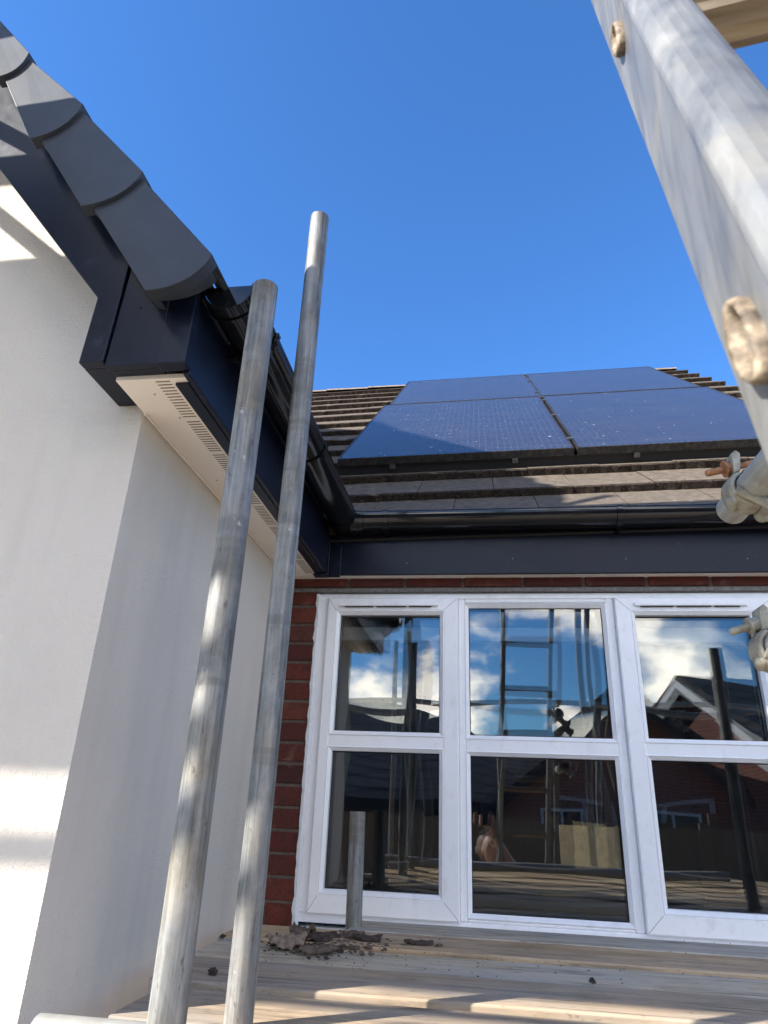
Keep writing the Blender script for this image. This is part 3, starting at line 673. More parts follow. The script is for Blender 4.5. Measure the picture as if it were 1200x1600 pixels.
# tubes that the window reflects
tube_obj((1.0, 1.95, GZ), (1.0, 1.95, .66), 'galvanised_upright', 'upright scaffold tube reflected in the right window panes', 'scaffold tubes reflected in the window')
tube_obj((-2.6, -.95, .78), (2.6, -.95, .78), 'galvanised_cross', 'horizontal guard rail tube reflected across the window panes', 'scaffold tubes reflected in the window')
tube_obj((.92, -.88, GZ), (.92, -.88, 1.9), 'galvanised_upright', 'right upright tube of the scaffold behind the photographer', 'scaffold tubes reflected in the window')
tube_obj((-.75, -.90, GZ), (-.75, -.90, 1.35), 'galvanised_upright', 'left upright tube of the scaffold behind the photographer', 'scaffold tubes reflected in the window')
tube_obj((.70, .10, GZ), (.70, .12, 1.6), 'galvanised_upright', 'upright scaffold tube next to the ladder, seen only in the middle window panes', 'scaffold tubes reflected in the window')
# ================================================================== boards
def board(x0, x1, y0, y1, zt, m, lab, bands=True, group='scaffold boards under the window', th=.038):
    t = thing('scaffold_board', ((x0+x1)/2, (y0+y1)/2, zt-th), lab, 'scaffold board', group)
    n = max(6, int((x1-x0)/.08)); g = MB(); rows = []
    for k in range(n+1):
        x = x0+(x1-x0)*k/n; wz = .0025*noise.noise(V((x*1.2, y0*9, 1))); wy = .003*noise.noise(V((x*1.5, y0*5, 7)))
        if k in (0, n): e = .0
        r = .004
        sec = [(y0+.0+wy, -th), (y0+wy, -r), (y0+r+wy, 0), (y0+.06+wy, .0008*noise.noise(V((x*4, y0, 2)))), (y1-.06+wy, .001*noise.noise(V((x*4, y1, 3)))), (y1-r+wy, 0), (y1+wy, -r), (y1+wy, -th)]
        rows.append([V((x+.004*noise.noise(V((yy*40, x0, 0)))*(k in (0, n)), yy, zt+zz+wz)) for yy, zz in sec])
    g.strip(rows, 0, False, True); g.add(rows[0], [tuple(range(7, -1, -1))]); g.add(rows[-1], [tuple(range(8))])
    build('plank', g, m, t)
    if bands:
        hb = MB(); hb.box((x0-.0015, y0-.0015, zt-th-.001), (x0+.045, y0-.0003, zt-.003)).box((x0-.0025, y0+.002, zt-th+.001), (x0-.001, y1-.002, zt-.005))
        build('hoop_iron_band', hb, 'hoop_iron', t)
    return t
board(-.40, 2.3, 2.226, 2.405, pz+.002, 'board_grey', 'grey weathered scaffold board lying against the foot of the window', False)
board(-.705, 2.2, 1.998, 2.210, pz+.003, 'board_sandy', 'sandy brown scaffold board carrying the mortar debris, second from the window')
board(-.700, 2.4, 1.769, 1.981, pz-.004, 'board_pale', 'pale scratched scaffold board, third from the window')
board(-.675, 2.3, 1.540, 1.751, pz+.003, 'board_brown', 'brown grey scaffold board nearly at the bottom edge of the photo')
board(-.640, 2.4, 1.310, 1.520, pz-.004, 'board_brown', 'brown scaffold board at the bottom edge with an iron band on its end')
board(-.555, 2.3, 1.072, 1.297, pz-.001, 'board_sandy', 'nearest sunlit scaffold board, its end beside the horizontal tube')
board(-.30, 2.3, .60, .82, pz, 'board_yellow', 'pale scaffold board between the ladder and the white wall, seen in the window', group='scaffold boards reflected in the window'); board(-.45, 2.3, .83, 1.06, pz, 'board_sandy', 'scaffold board just below the photo, seen in the window reflection', group='scaffold boards reflected in the window')
# upper lift beside the gable (casts the shade on wall and tubes)
LZ = 1.86
for i, (ya, yb) in enumerate(((-.605, -.37), (-.358, -.123), (-.111, .124), (.136, .371), (.383, .625))):
    board(-4.6, -1.34-(.05*(i % 2)), ya, yb, LZ+.038, 'board_grey', 'scaffold board of the upper lift, outside the frame at the left', False, 'boards of the upper lift left of the frame')
tube_obj((-4.4, -.715, LZ-.01), (-1.25, -.715, LZ-.01), 'galvanised_cross', 'outer horizontal tube under the upper lift, outside the frame at the left', 'tubes of the upper lift left of the frame')
tube_obj((-4.4, .655, LZ-.01), (-1.42, .655, LZ-.01), 'galvanised_cross', 'inner horizontal tube under the upper lift, outside the frame at the left', 'tubes of the upper lift left of the frame')
tube_obj((-1.55, -.82, LZ-.055), (-1.55, .90, LZ-.055), 'galvanised_transom', 'cross tube carrying the upper lift boards, outside the frame at the left', 'tubes of the upper lift left of the frame')
tube_obj((-2.9, .75, 2.72), (-1.30, .75, 1.34), 'galvanised_cross', 'sloping brace tube above the upper lift, outside the frame at the left', 'tubes of the upper lift left of the frame')
for zt, w in ((1.745, 'upper'), (1.635, 'lower')):  # extra short tubes out of view, added to cast bands of shade on the near upright
    tube_obj((-3.15, -.715, zt), (-2.15, -.715, zt), 'galvanised_cross', w+' of the two short tubes added to stripe the near upright with shade, outside the frame', 'tubes of the upper lift left of the frame')
for x, y in ((-2.2, .68), (-3.6, .68), (-1.9, -.765), (-3.8, -.765)):
    tube_obj((x, y, GZ), (x, y, 3.1), 'galvanised_upright', 'upright tube of the upper lift, outside the frame at the left', 'tubes of the upper lift left of the frame')
for i in range(3):  # unseen boards added to block the sun from the fascia and upper right window
    t = thing('scaffold_board', (-2.3, .5, 2.38+.2*i), 'scaffold board on edge added to shade the window, outside the frame at the left', 'scaffold board', 'boards added as sun blockers left of the frame')
    build('plank', MB().box((-3.7, .48, 2.34+.225*i), (-1.45, .518, 2.555+.225*i)), 'board_grey', t, .003)
# ================================================================== debris on the boards
def chunk(px_, py_, r, m, lab, cat, grp, sq, seed, sub=3, rot=0):
    p = onZ(px_, py_, pz); mb = MB(); mb.lump((0, 0, 0), r, amp=.95, sq=sq, seed=seed, sub=sub)
    mt = Matrix.Rotation(rot, 4, 'Z'); lo = min(v[2] for v in mb.v)
    mb.v = [tuple(mt @ V(v)+V((p.x, p.y, pz+.002-lo*.75))) for v in mb.v]
    return single('debris_fragment', mb, m, lab, cat, grp)
def flake(px_, py_, r, m, lab, sq, seed, rot):
    rnd = random.Random(seed); p = onZ(px_, py_, pz); L, Wd, H = r*sq[0]*1.25, r*sq[1]*1.25, r*sq[2]*1.1; rows = []; nu, nv = 12, 8; cv = rnd.uniform(.5, 1.3); tw = rnd.uniform(-.6, .6)
    for j in range(nv+1):
        row = []
        for i in range(nu+1):
            u, v = i/nu*2-1, j/nv*2-1; k = 1+.35*noise.noise(V((u*2+seed, v*2, seed*.7)))
            ed = 1-.25*abs(v)**3*(1+noise.noise(V((u*5, seed, 0))))
            z = H*(cv*(1-v*v)+.6*noise.noise(V((u*2.2, v*2.2, seed)))+tw*u*v+.25*abs(u))
            row.append(V((u*L*k*ed, v*Wd*k, z)))
        rows.append(row)
    lo = min(q.z for w in rows for q in w); mt = Matrix.Rotation(rot, 4, 'Z'); up_, dn_ = [], []
    for row in rows: up_.append([mt @ V((q.x, q.y, q.z-lo+.004))+V((p.x, p.y, pz)) for q in row]); dn_.append([q-V((0, 0, .0035)) for q in up_[-1]])
    g = MB(); g.strip(up_, sm=False); g.strip([list(reversed(w)) for w in dn_], sm=False); rim = lambda a: a[0]+[w[-1] for w in a[1:]]+list(reversed(a[-1][:-1]))+[w[0] for w in reversed(a[1:-1])]
    a, b = rim(up_), rim(dn_); g.strip([a+[a[0]], b+[b[0]]], sm=False)
    return single('debris_fragment', g, m, lab, 'debris', 'broken mortar pieces on the boards')
FR = [(446, 1482, .026, 'debris_pale', 'largest pale lump of broken mortar at the left of the debris heap', (1.25, .6, .85), 3), (428, 1478, .017, 'debris_dark', 'dark torn lump at the left tip of the debris heap', (.9, .9, .8), 5),
      (470, 1478, .020, 'debris_mid', 'brown lump right of the largest pale lump', (1.0, .8, .9), 6), (490, 1472, .018, 'debris_dark', 'dark ridge of crumbs in the middle of the debris heap', (2.2, .7, .5), 8), (522, 1466, .017, 'debris_dark', 'long dark strip at the back of the debris heap', (2.6, .6, .45), 9),
      (548, 1468, .016, 'debris_mid', 'curled brown flake at the back of the debris heap', (1.6, .5, .6), 11), (574, 1472, .017, 'debris_dark', 'dark curled flake at the right of the debris heap, by the stub tube', (1.6, .7, .6), 14),
      (500, 1490, .014, 'debris_mid', 'flat brown flake at the front of the debris heap', (2.2, .8, .35), 15), (655, 1478, .013, 'debris_dark', 'small dark crumb pile right of the stub tube', (2.0, .7, .4), 17),
      (685, 1481, .010, 'debris_mid', 'small brown flake right of the stub tube', (1.5, .7, .5), 19), (926, 1538, .009, 'debris_dark', 'lone black crumb in the middle of the pale board', (1.4, .8, .6), 21),
      (332, 1527, .010, 'debris_dark', 'black crumb on the boards between the two upright tubes', (1, .8, .8), 23), (347, 1467, .009, 'debris_dark', 'dark crumb on the board end by the white wall', (1.4, .8, .6), 25)]
for i, (x, y, r, m, lab, sq, sd) in enumerate(FR):
    if r >= .012 and sd != 5: flake(x, y, r*1.15, m, lab, sq, sd, math.sin(sd*.9)*.5)
    else: chunk(x, y, r*.8, m, lab, 'debris', 'broken mortar pieces on the boards', sq, sd, rot=sd*.7)
cr = MB()
for i in range(900):
    k = random.random()
    if k < .45: x, y = random.gauss(505, 42), random.gauss(1478, 7)
    elif k < .65: x, y = random.gauss(560, 50), random.gauss(1474, 5)
    else: x, y = random.uniform(410, 1190), 1470+abs(random.gauss(0, 26))+max(0, (random.random()-.8)*200)
    if y < 1460: continue
    p = onZ(x, y, pz); cr.lump((p.x, p.y, pz+.0015), abs(random.gauss(.0012, .0020))+.0009 if k < .65 else random.uniform(.0006, .0018), random.randint(0, 1), 1, .7, (1.5, 1, .7), i)
single('debris_crumbs', cr, ['debris_dark', 'debris_mid'], 'fine dark crumbs of mortar scattered over the boards', 'debris', None, 0, 'stuff')
# ================================================================== the ladder
LS = 1.18
lx, ly, lz = .0754*LS, .2385*LS, .45*LS
ltx, lty = .0418, .3554
def LP(z): return V((lx+ltx*(z-lz), ly+lty*(z-lz), z))
ladder = thing('aluminium_ladder', LP(GZ), 'large out of focus aluminium ladder in the right foreground', 'ladder')
d_, wd = .047*LS, .024*LS; psi = .1411
ev = V((math.sin(psi), math.cos(psi), 0)); ew = V((math.cos(psi), -math.sin(psi), 0))
def stile(base_off, flip):
    prof = []          # (along ew, along ev)
    for k in range(9):
        a = R(200)+R(140)*k/8; prof.append((wd*.5+wd*.52*math.cos(a), .008+.010*math.sin(a)))
    prof += [(wd, d_*.3), (wd*.96, d_*.34), (wd*.96, d_*.72), (wd, d_*.76), (wd, d_-.003), (wd-.003, d_), (.003, d_), (0, d_-.003), (0, d_*.16), (-.0006, d_*.12)]
    if flip: prof = [(wd-u, v) for u, v in reversed(prof)]
    g = MB(); secs = []
    for k in range(61):
        z = GZ+(2.6-GZ)*k/60; p = LP(z)+base_off
        secs.append([p+ew*u+ev*v for u, v in prof])
    g.strip(secs, 0, False, True); n = len(prof); g.add(secs[0], [tuple(range(n-1, -1, -1))]); g.add(secs[-1], [tuple(range(n))])
    return build('stile', g, 'ladder_aluminium', ladder, .0012)
LW = .335
stile(V((0, 0, 0)), False); stile(ew*LW, True)
rz = .3515*LS; sp = .25*LS
k = -8
while rz+k*sp < 2.5:
    z = rz+k*sp; p = LP(z)+ev*(d_*.5)
    if z > GZ+.1:
        g = MB(); secs = []; n = 24
        for t in (0, 1):
            c = p+ew*(.004+t*(LW+wd-.008)); row = []
            for i in range(n):
                a = 2*math.pi*i/n; rr = .0172*(1+.09*(i % 2)); row.append(c+V((0, math.cos(a)*rr, math.sin(a)*rr*1.05)))
            secs.append(row)
        g.strip(secs, 0, False, True); g.add(secs[0], [tuple(range(n-1, -1, -1))]); g.add(secs[1], [tuple(range(n))])
        rung = build('rung', g, 'rung_aluminium', ladder)
        for side, q in ((-1, p+ew*-.0015), (1, p+ew*(LW+wd+.0015))):
            g = MB(); secs = []; tz = V((ltx, lty, 1)).normalized()
            for rr, hh in ((.0175, -.003), (.0185, .0012), (.0165, .0030), (.0140, .0022), (.0120, -.0010), (.0110, -.008)):
                secs.append([q+ew*(side*hh)+(ev*math.cos(a)*.50+tz*math.sin(a)*1.05)*rr*(1+.10*noise.noise(V((math.cos(a)*2.6, math.sin(a)*2.6, rr*400+k*9)))) for a in [2*math.pi*i/28 for i in range(28)]])
            g.strip(secs, 0, True, True); g.add(secs[-1], [tuple(range(28))], 1)
            build('rung_end', g, ['rung_plug', 'far_dark'], ladder)
    k += 1
# ================================================================== the photographer (seen reflected)
per = thing('person', (-.05, -.42, GZ), 'person in a dark shirt holding up a phone, reflected in the middle window', 'person')
def skin(name, chain, m, parent, edges=None, sub=2):
    me = bpy.data.meshes.new(name); vs = [c[0] for c in chain]; ed = edges or [(i, i+1) for i in range(len(vs)-1)]
    me.from_pydata(vs, ed, []); me.materials.append(M[m]); o = bpy.data.objects.new(name, me); C.objects.link(o)
    o.modifiers.new('skin', 'SKIN').use_smooth_shade = True
    sv = me.skin_vertices[0].data if me.skin_vertices else None
    if sv is None:
        me.attributes if False else None
    for i, c in enumerate(chain):
        r = c[1]; me.skin_vertices[0].data[i].radius = (r, r) if isinstance(r, (int, float)) else r
    me.skin_vertices[0].data[0].use_root = True
    s = o.modifiers.new('sub', 'SUBSURF'); s.levels = s.render_levels = sub
    if parent: o.parent = parent; o.matrix_parent_inverse = Matrix.Translation(-root_loc(parent))
    return o
cm = co.matrix_world.copy()
def cl_(x, y, z): return tuple(cm @ V((x, y, z)))
HD = V((.02, -.25, -.285))
DZ = -.06
body = [((-.03, -.42, -1.04), .135), ((-.03, -.42, -.84), .145), ((-.02, -.41, -.68), .15), ((-.01, -.38, -.55), .10), ((.0, -.35, -.47), .058), ((.012, -.31, -.395), .055),
        ((.15, -.38, -.56), .062), ((.25, -.33, -.60), .050), ((.235, -.12, -.50), .042), (cl_(.036, -.190, .066), .030),
        ((-.17, -.40, -.57), .062), ((-.25, -.36, -.76), .048), ((-.22, -.20, -.94), .038), ((-.17, -.12, -1.0), .030),
        ((.05, -.43, -1.18), .085), ((.07, -.40, -1.52), .062), ((.07, -.44, -1.88), .045), ((.08, -.30, -1.92), .035), ((-.12, -.43, -1.18), .085), ((-.14, -.40, -1.52), .062), ((-.16, -.44, -1.88), .045), ((-.17, -.30, -1.92), .035)]
edg = [(0, 1), (1, 2), (2, 3), (3, 4), (4, 5), (3, 6), (6, 7), (7, 8), (8, 9), (3, 10), (10, 11), (11, 12), (12, 13), (0, 14), (14, 15), (15, 16), (16, 17), (0, 18), (18, 19), (19, 20), (20, 21)]
FLESH = [skin('limbs', body, 'skin', None, edg)]
sh = [((-.03, -.42, -1.08), .152), ((-.03, -.42, -.84), .160), ((-.02, -.41, -.68), .168), ((-.01, -.38, -.56), .112), ((-.002, -.36, -.50), .068), ((.15, -.38, -.56), .076), ((.25, -.33, -.60), .064), ((.245, -.22, -.55), .058), ((-.17, -.40, -.57), .076), ((-.242, -.365, -.72), .062)]
skin('shirt', sh, 'shirt', per, [(0, 1), (1, 2), (2, 3), (3, 4), (3, 5), (5, 6), (6, 7), (3, 8), (8, 9)])
tr = [((-.05, -.42, -1.03), .150), ((.04, -.43, -1.16), .098), ((.07, -.40, -1.50), .076), ((.07, -.44, -1.84), .062), ((-.14, -.43, -1.16), .098), ((-.16, -.40, -1.50), .076), ((-.16, -.44, -1.84), .062)]
skin('trousers', tr, 'jeans', per, [(0, 1), (1, 2), (2, 3), (0, 4), (4, 5), (5, 6)])
for x in (.07, -.16): skin('boot', [((x, -.46, -1.88), .052), ((x, -.40, -1.905), .046), ((x, -.31, -1.915), .038)], 'boot', per)
# head: one deformed sphere with brow, nose, mouth, chin, ears; looks up at the phone
def head():
    bm = bmesh.new(); bmesh.ops.create_uvsphere(bm, u_segments=48, v_segments=32, radius=1); vs = []; fs = [tuple(v.index for v in f.verts) for f in bm.faces]
    for v in bm.verts:
        x, y, z = v.co     # face towards +y
        k = V((x*.078, y*.098, z*.118))
        if z < 0: k.x *= 1-.32*z*z; k.y *= 1-.10*z*z
        if y < 0 and z < -.2: k.y *= .86
        def bump(cx_, cz_, sx, sz, a):
            return a*math.exp(-((x-cx_)/sx)**2-((z-cz_)/sz)**2) if y > 0 else 0
        k.y += bump(0, -.22, .11, .12, .026)+bump(0, -.02, .08, .22, .012)           # nose
        k.y += bump(.3, .20, .26, .08, .006)+bump(-.3, .20, .26, .08, .006)           # brow
        k.y -= bump(.32, .06, .16, .09, .010)+bump(-.32, .06, .16, .09, .010)         # eye sockets
        k.y += bump(0, -.50, .22, .05, .007)+bump(0, -.60, .18, .05, .006)-bump(0, -.55, .24, .02, .004)   # lips
        k.y += bump(0, -.84, .24, .12, .010)                                        # chin
        k.x += (.006*math.exp(-((abs(x)-.62)/.2)**2-((z+.15)/.2)**2) if y > 0 else 0)*(1 if x > 0 else -1)
        vs.append(k)
    bm.free(); return vs, fs
hm = Matrix.Translation(HD) @ Matrix.Rotation(R(-12), 4, 'Z') @ Matrix.Rotation(R(22), 4, 'X')
hv, hf = head(); g = MB(); g.add([hm @ v for v in hv], hf, 0, True)
for sx in (-1, 1):
    secs = []
    for k in range(4):
        secs.append([hm @ (V((sx*(.070+.010*k/2), -.008-.006*k/3, -.012))+V((0, math.cos(a)*.016*(1-.1*k), math.sin(a)*.031*(1-.1*k)))) for a in [2*math.pi*i/14 for i in range(14)]])
    g.strip(secs, 0, True, True); g.add(secs[-1], [tuple(range(14))])
FLESH.append(build('head_form', g, 'skin'))
hh = MB(); hv2 = [hm @ (V((v.x*1.035, v.y*1.03, v.z*1.035))) for v in hv]; keep = [f for f in hf if all((hv[i].z > .045+.25*max(0, hv[i].y) or (hv[i].y < -.02 and hv[i].z > -.03)) and not (hv[i].y > .075) for i in f)]
hh.add(hv2, keep, 0, True); build('hair', hh, 'hair', per)
for sx in (-1, 1):
    e = MB(); e.lump(hm @ V((sx*.030, .080, .006)), .012, amp=0, sm=True); build('eye', e, 'eye_white', per)
    e = MB(); e.lump(hm @ V((sx*.030, .0895, .007)), .0055, amp=0, sm=True); build('iris', e, 'eye_dark', per)
l_ = MB(); l_.lump(hm @ V((0, .0935, -.063)), .010, amp=.1, sq=(2.1, .7, .55), sm=True); build('lips', l_, 'lips', per)
# right hand under and round the phone: palm and five fingers
pm = [(cl_(.036, -.200, .068), .026), (cl_(.028, -.165, .05), .027), (cl_(.022, -.140, .034), .030), (cl_(.012, -.112, .028), .028), (cl_(.004, -.090, .026), .020)]
FLESH.append(skin('palm', pm, 'skin', None, None, 2))
for i, (y0_, L) in enumerate(((-.078, 1.0), (-.096, 1.06), (-.114, 1.0), (-.131, .85))):
    FLESH.append(skin('finger_form', [(cl_(.010, y0_-.006, .028), .0095), (cl_(-.050, y0_+.001, .024), .0092), (cl_(-.071, y0_+.002, .010), .0088), (cl_(-.064, y0_+.004, -.006), .0083), (cl_(-.064+.026*L, y0_+.006, -.009), .0076)], 'skin', None))
FLESH.append(skin('thumb_form', [(cl_(.022, -.128, .030), .0115), (cl_(.030, -.100, .022), .0105), (cl_(.029, -.072, .014), .0095), (cl_(.026, -.052, .013), .0082)], 'skin', None))
# one continuous skin: limbs, head, palm and fingers are fused into a single surface
bpy.context.view_layer.update(); dg = bpy.context.evaluated_depsgraph_get(); fl = MB()
for o in FLESH:
    me = bpy.data.meshes.new_from_object(o.evaluated_get(dg)); bm = bmesh.new(); bm.from_mesh(me); bmesh.ops.holes_fill(bm, edges=bm.edges[:], sides=0); bmesh.ops.recalc_face_normals(bm, faces=bm.faces[:]); bmesh.ops.reverse_faces(bm, faces=bm.faces[:]) if bm.calc_volume(signed=True) < 0 else None; bm.to_mesh(me); bm.free()
    fl.add([v.co.copy() for v in me.vertices], [tuple(q.vertices) for q in me.polygons], 0, True); bpy.data.meshes.remove(me)
for o in FLESH: bpy.data.objects.remove(o)
bod = build('body', fl, 'skin', per); rmm = bod.modifiers.new('fuse', 'REMESH'); rmm.mode = 'VOXEL'; rmm.voxel_size = .0042; rmm.use_smooth_shade = True
ph = thing('smartphone', cl_(-.022, -.06, .008), 'dark smartphone held up in portrait, reflected in the middle window', 'phone')
pb = MB().box((-.060, -.140, .0035), (.017, .020, .0115), 0, cm); build('phone_body', pb, 'phone_body', ph, .003, seg=3)
for y in (-.000, -.022, -.044): build('lens', MB().tube(cm @ V((.0, y, .0034)), cm @ V((.0, y, .0022)), .0075, 20), 'phone_lens', ph)
# ================================================================== what stands behind the camera
bmB = MB()
label_b = 'sunlit plywood board standing upright on the scaffold, reflected in the middle window'
pl = thing('plywood_board', (.80, -.86, -.68), label_b, 'board')
build('sheet', MB().box((-.32, -.010, -.68), (.32, .010, -.12), 0, Matrix.Translation((.80, -.86, 0)) @ Matrix.Rotation(R(53), 4, 'Z')), 'board_yellow', pl, .002)
def far_house(loc, rot, w, d, ez, rz, lab, wallm='brick_far', gable=True, wins=(), grp='houses behind the photographer', hip=False, barge=False):
    # gable end faces local -Y..+Y ; built round the origin then moved
    mt = Matrix.Translation(loc) @ Matrix.Rotation(rot, 4, 'Z')
    h = thing('brick_house', loc, lab, 'house', grp)
    g = MB(); pts = [V((-w/2, -d/2, 0)), V((w/2, -d/2, 0)), V((w/2, -d/2, ez)), V((0, -d/2, rz-.12)), V((-w/2, -d/2, ez))]
    g.prism(pts, (0, d, 0)); g.v = [tuple(mt @ V(v)) for v in g.v]; wl = build('wall', g, wallm, h)
    r = MB(); o = .3
    for s in (-1, 1):
        e = V((s*(w/2+o), -d/2-o, ez-o*(rz-ez)/(w/2))); a = V((0, -d/2-o, rz)); r.prism([e, a, a-V((0, 0, .12)), e-V((0, 0, .12))], (0, d+2*o, 0))
    r.v = [tuple(mt @ V(v)) for v in r.v]; build('roof', r, 'roof_far', h)
    bb = MB()
    for s in (-1, 1):
        for yy in (-d/2-o-.03, d/2+o+.005):
            e = V((s*(w/2+o), yy, ez-o*(rz-ez)/(w/2)-.1)); a = V((0, yy, rz-.1)); bb.prism([e, a, a-V((0, 0, .2)), e-V((0, 0, .2))], (0, .025, 0))
        x = s*(w/2+o+.01); bb.box((x-.02, -d/2-o, ez-o*(rz-ez)/(w/2)-.25), (x+.02, d/2+o, ez-o*(rz-ez)/(w/2)-.08))
    bb.v = [tuple(mt @ V(v)) for v in bb.v]; build('bargeboard', bb, 'far_white' if barge else 'far_dark', h)
    for face, u, z, ww, hh_ in wins:
        f = MB(); gl = MB()
        def pt(a, zz, off):
            return {'f': V((a, d/2+off, zz)), 'r': V((w/2+off, a, zz)), 'l': V((-w/2-off, a, zz))}[face]
        def bar(a0, a1, zz0, zz1, o0, o1, mbx):
            ps = [pt(a, zz, o0) for a, zz in ((a0, zz0), (a1, zz0), (a1, zz1), (a0, zz1))]; v = pt(a0, zz0, o1)-pt(a0, zz0, o0); mbx.prism(ps, v)
        t = .06
        bar(u-ww/2, u+ww/2, z, z+t, -.05, .03, f); bar(u-ww/2, u+ww/2, z+hh_-t, z+hh_, -.05, .03, f); bar(u-ww/2, u-ww/2+t, z+t, z+hh_-t, -.05, .03, f); bar(u+ww/2-t, u+ww/2, z+t, z+hh_-t, -.05, .03, f); bar(u-t/2, u+t/2, z+t, z+hh_-t, -.05, .028, f)
        bar(u-ww/2+t, u+ww/2-t, z+t, z+hh_-t, .004, .010, gl)
        for q in (f, gl): q.v = [tuple(mt @ V(v)) for v in q.v]
        wf = build('window', f, 'far_white', h); build('pane', gl, 'far_glass', wf)
    return h
far_house((-3.6, -12.5, GZ), R(35), 7, 8, 2.2, 4.3, 'dark tiled house reflected in the left window panes', wins=(('f', 0, .9, 1.3, 1.1), ('r', 0, .9, 1.4, 1.1)))
far_house((3.0, -13.5, GZ), R(4), 5.0, 8, 2.2, 4.2, 'house with a brick gable reflected in the middle window panes', wins=(('f', .6, .9, 1.2, 1.1), ('f', -1.2, .9, .9, 1.1)))
far_house((8.2, -12.5, GZ), R(62), 6.5, 9, 2.2, 4.6, 'house with white bargeboards reflected in the right window panes', wins=(('f', 0, .9, 1.4, 1.1), ('l', 1.5, .9, 1.3, 1.1), ('r', 1.0, .9, 1.3, 1.1)), barge=True)
far_house((-9.5, -19, GZ), R(80), 7, 9, 2.3, 4.9, 'more distant house behind the dark tiled one', wins=(('f', 0, .9, 1.4, 1.1),))
far_house((1.2, -30, GZ), R(85), 7, 10, 2.4, 4.6, 'farthest house seen between the reflected roofs', wins=(('r', 0, .9, 1.4, 1.1),))
fn = thing('timber_fence', (0, -6.2, GZ), 'brown timber fence reflected low in the window', 'fence')
f = MB(); x = -9
while x < 9.5: f.box((x, -6.2+random.uniform(-.004, .004), GZ), (x+.145, -6.18, GZ+1.75+random.uniform(-.01, .01))); x += .15
build('fence_boards', f, 'fence_wood', fn)
f = MB()
for x in range(-9, 10, 2): f.box((x, -6.28, GZ), (x+.1, -6.205, GZ+1.85))
for z in (.3, 1.4): f.box((-9, -6.245, GZ+z), (9.5, -6.205, GZ+z+.08))
build('fence_frame', f, 'fence_wood', fn)
tr_ = thing('garden_tree', (6.1, -7.6, GZ), 'small leafy tree reflected at the right edge of the window', 'tree')
g = MB(); g.tube((6.1, -7.6, GZ), (6.15, -7.6, .4), .11, 12, .06); 
for k in range(9):
    a = k*2.4; g.tube((6.13, -7.6, -.5+k*.1), (6.13+math.cos(a)*.9, -7.6+math.sin(a)*.9, .5+k*.14), .035, 8, .01)
build('trunk', g, 'bark', tr_)
g = MB()
for k in range(2600):
    a = random.uniform(0, 6.28); rr = 1.25*random.random()**.5; z = random.gauss(1.0, .5); c = V((6.13+math.cos(a)*rr, -7.6+math.sin(a)*rr, z))
    if noise.noise(c*1.6) < -.05: continue
    d1 = V((random.uniform(-1, 1), random.uniform(-1, 1), random.uniform(-1, 1))).normalized()*.06; d2 = d1.orthogonal().normalized()*.035
    g.add([c-d1, c+d2, c+d1, c-d2], [(0, 1, 2, 3)])
build('crown', g, 'leaf', tr_)
gr = MB().add([(-400, -400, GZ), (400, -400, GZ), (400, 400, GZ), (-400, 400, GZ)], [(0, 1, 2, 3)])
label(build('ground', gr, 'paving'), 'pale paved and gravelled ground around the houses', 'ground', None, 'structure')
# ================================================================== sun and sky
sun = bpy.data.lights.new('sun', 'SUN'); sun.energy = 4.2; sun.angle = R(.53); sun.color = (1, .95, .87); so = bpy.data.objects.new('sun', sun); C.objects.link(so)
so.rotation_euler = LDIR.to_track_quat('-Z', 'Y').to_euler(); so.location = -LDIR*20
t = W.node_tree; nd = t.nodes; bg = nd['Background']
sky = nd.new('ShaderNodeTexSky'); sky.sky_type = 'NISHITA'; sky.sun_disc = False; sky.sun_elevation = elev; sky.sun_rotation = az; sky.altitude = 0; sky.air_density = 1.0; sky.dust_density = .35; sky.ozone_density = 2.2
tc = nd.new('ShaderNodeTexCoord'); sx = nd.new('ShaderNodeSeparateXYZ'); t.links.new(tc.outputs['Generated'], sx.inputs[0])
def mth(op, a, b=0.0, c=None, clamp=False):
    n = nd.new('ShaderNodeMath'); n.operation = op; n.use_clamp = clamp
    for i, v in enumerate((a, b) if c is None else (a, b, c)):
        if isinstance(v, (int, float)): n.inputs[i].default_value = v
        else: t.links.new(v, n.inputs[i])
    return n.outputs[0]
den = mth('ADD', mth('MAXIMUM', sx.outputs[2], 0.0), .42)
cb = nd.new('ShaderNodeCombineXYZ'); t.links.new(mth('DIVIDE', sx.outputs[0], den), cb.inputs[0]); t.links.new(mth('DIVIDE', sx.outputs[1], den), cb.inputs[1])
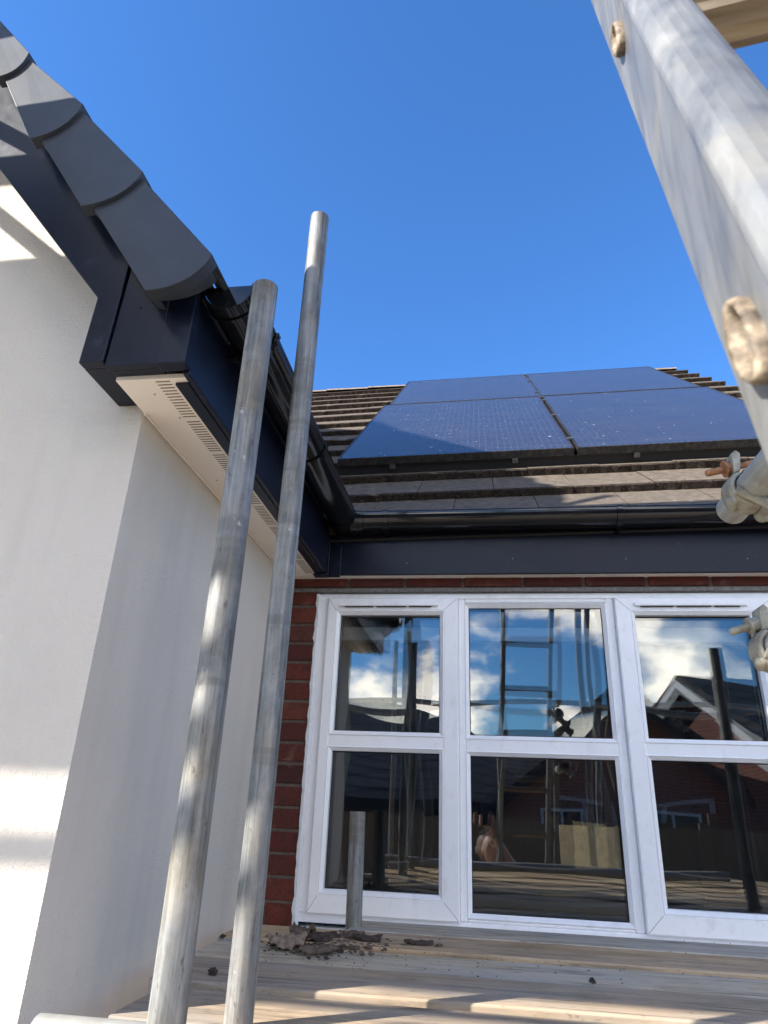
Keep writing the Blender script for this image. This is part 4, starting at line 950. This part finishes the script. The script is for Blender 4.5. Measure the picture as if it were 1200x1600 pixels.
nz = nd.new('ShaderNodeTexNoise'); nz.inputs['Scale'].default_value = 3.1; nz.inputs['Detail'].default_value = 9; nz.inputs['Roughness'].default_value = .52; t.links.new(cb.outputs[0], nz.inputs['Vector'])
cloud = nd.new('ShaderNodeMapRange'); cloud.interpolation_type = 'SMOOTHSTEP'; cloud.inputs[1].default_value = .490; cloud.inputs[2].default_value = .59; t.links.new(nz.outputs['Fac'], cloud.inputs[0])
back = nd.new('ShaderNodeMapRange'); back.interpolation_type = 'SMOOTHSTEP'; back.inputs[1].default_value = -.15; back.inputs[2].default_value = -.5; t.links.new(sx.outputs[1], back.inputs[0])
hi = nd.new('ShaderNodeMapRange'); hi.interpolation_type = 'SMOOTHSTEP'; hi.inputs[1].default_value = .93; hi.inputs[2].default_value = .7; t.links.new(sx.outputs[2], hi.inputs[0])
fac = mth('MULTIPLY', mth('MULTIPLY', cloud.outputs[0], back.outputs[0]), hi.outputs[0])
cr_ = nd.new('ShaderNodeValToRGB'); cr_.color_ramp.elements[0].color = (14.5, 13.6, 12.4, 1); cr_.color_ramp.elements[1].color = (23, 21.6, 19.4, 1); cr_.color_ramp.elements[0].position = .5; cr_.color_ramp.elements[1].position = .75; t.links.new(nz.outputs['Fac'], cr_.inputs['Fac'])
mx = nd.new('ShaderNodeMix'); mx.data_type = 'RGBA'; t.links.new(fac, mx.inputs[0]); tn = nd.new('ShaderNodeMix'); tn.data_type = 'RGBA'; tn.blend_type = 'MULTIPLY'; tn.inputs[0].default_value = 1; tn.inputs[7].default_value = (.36, .68, 1.04, 1); t.links.new(sky.outputs[0], tn.inputs[6]); t.links.new(tn.outputs[2], mx.inputs[6]); t.links.new(cr_.outputs[0], mx.inputs[7]); t.links.new(mx.outputs[2], bg.inputs['Color'])
bg.inputs['Strength'].default_value = .106
S.view_settings.view_transform = 'Standard'; S.view_settings.look = 'None'; S.view_settings.gamma = 1; S.view_settings.exposure = 1.6
S.cycles.max_bounces = 10; S.cycles.transparent_max_bounces = 16; S.cycles.glossy_bounces = 6; S.cycles.caustics_reflective = False; S.cycles.sample_clamp_indirect = 6; S.cycles.use_denoising = True
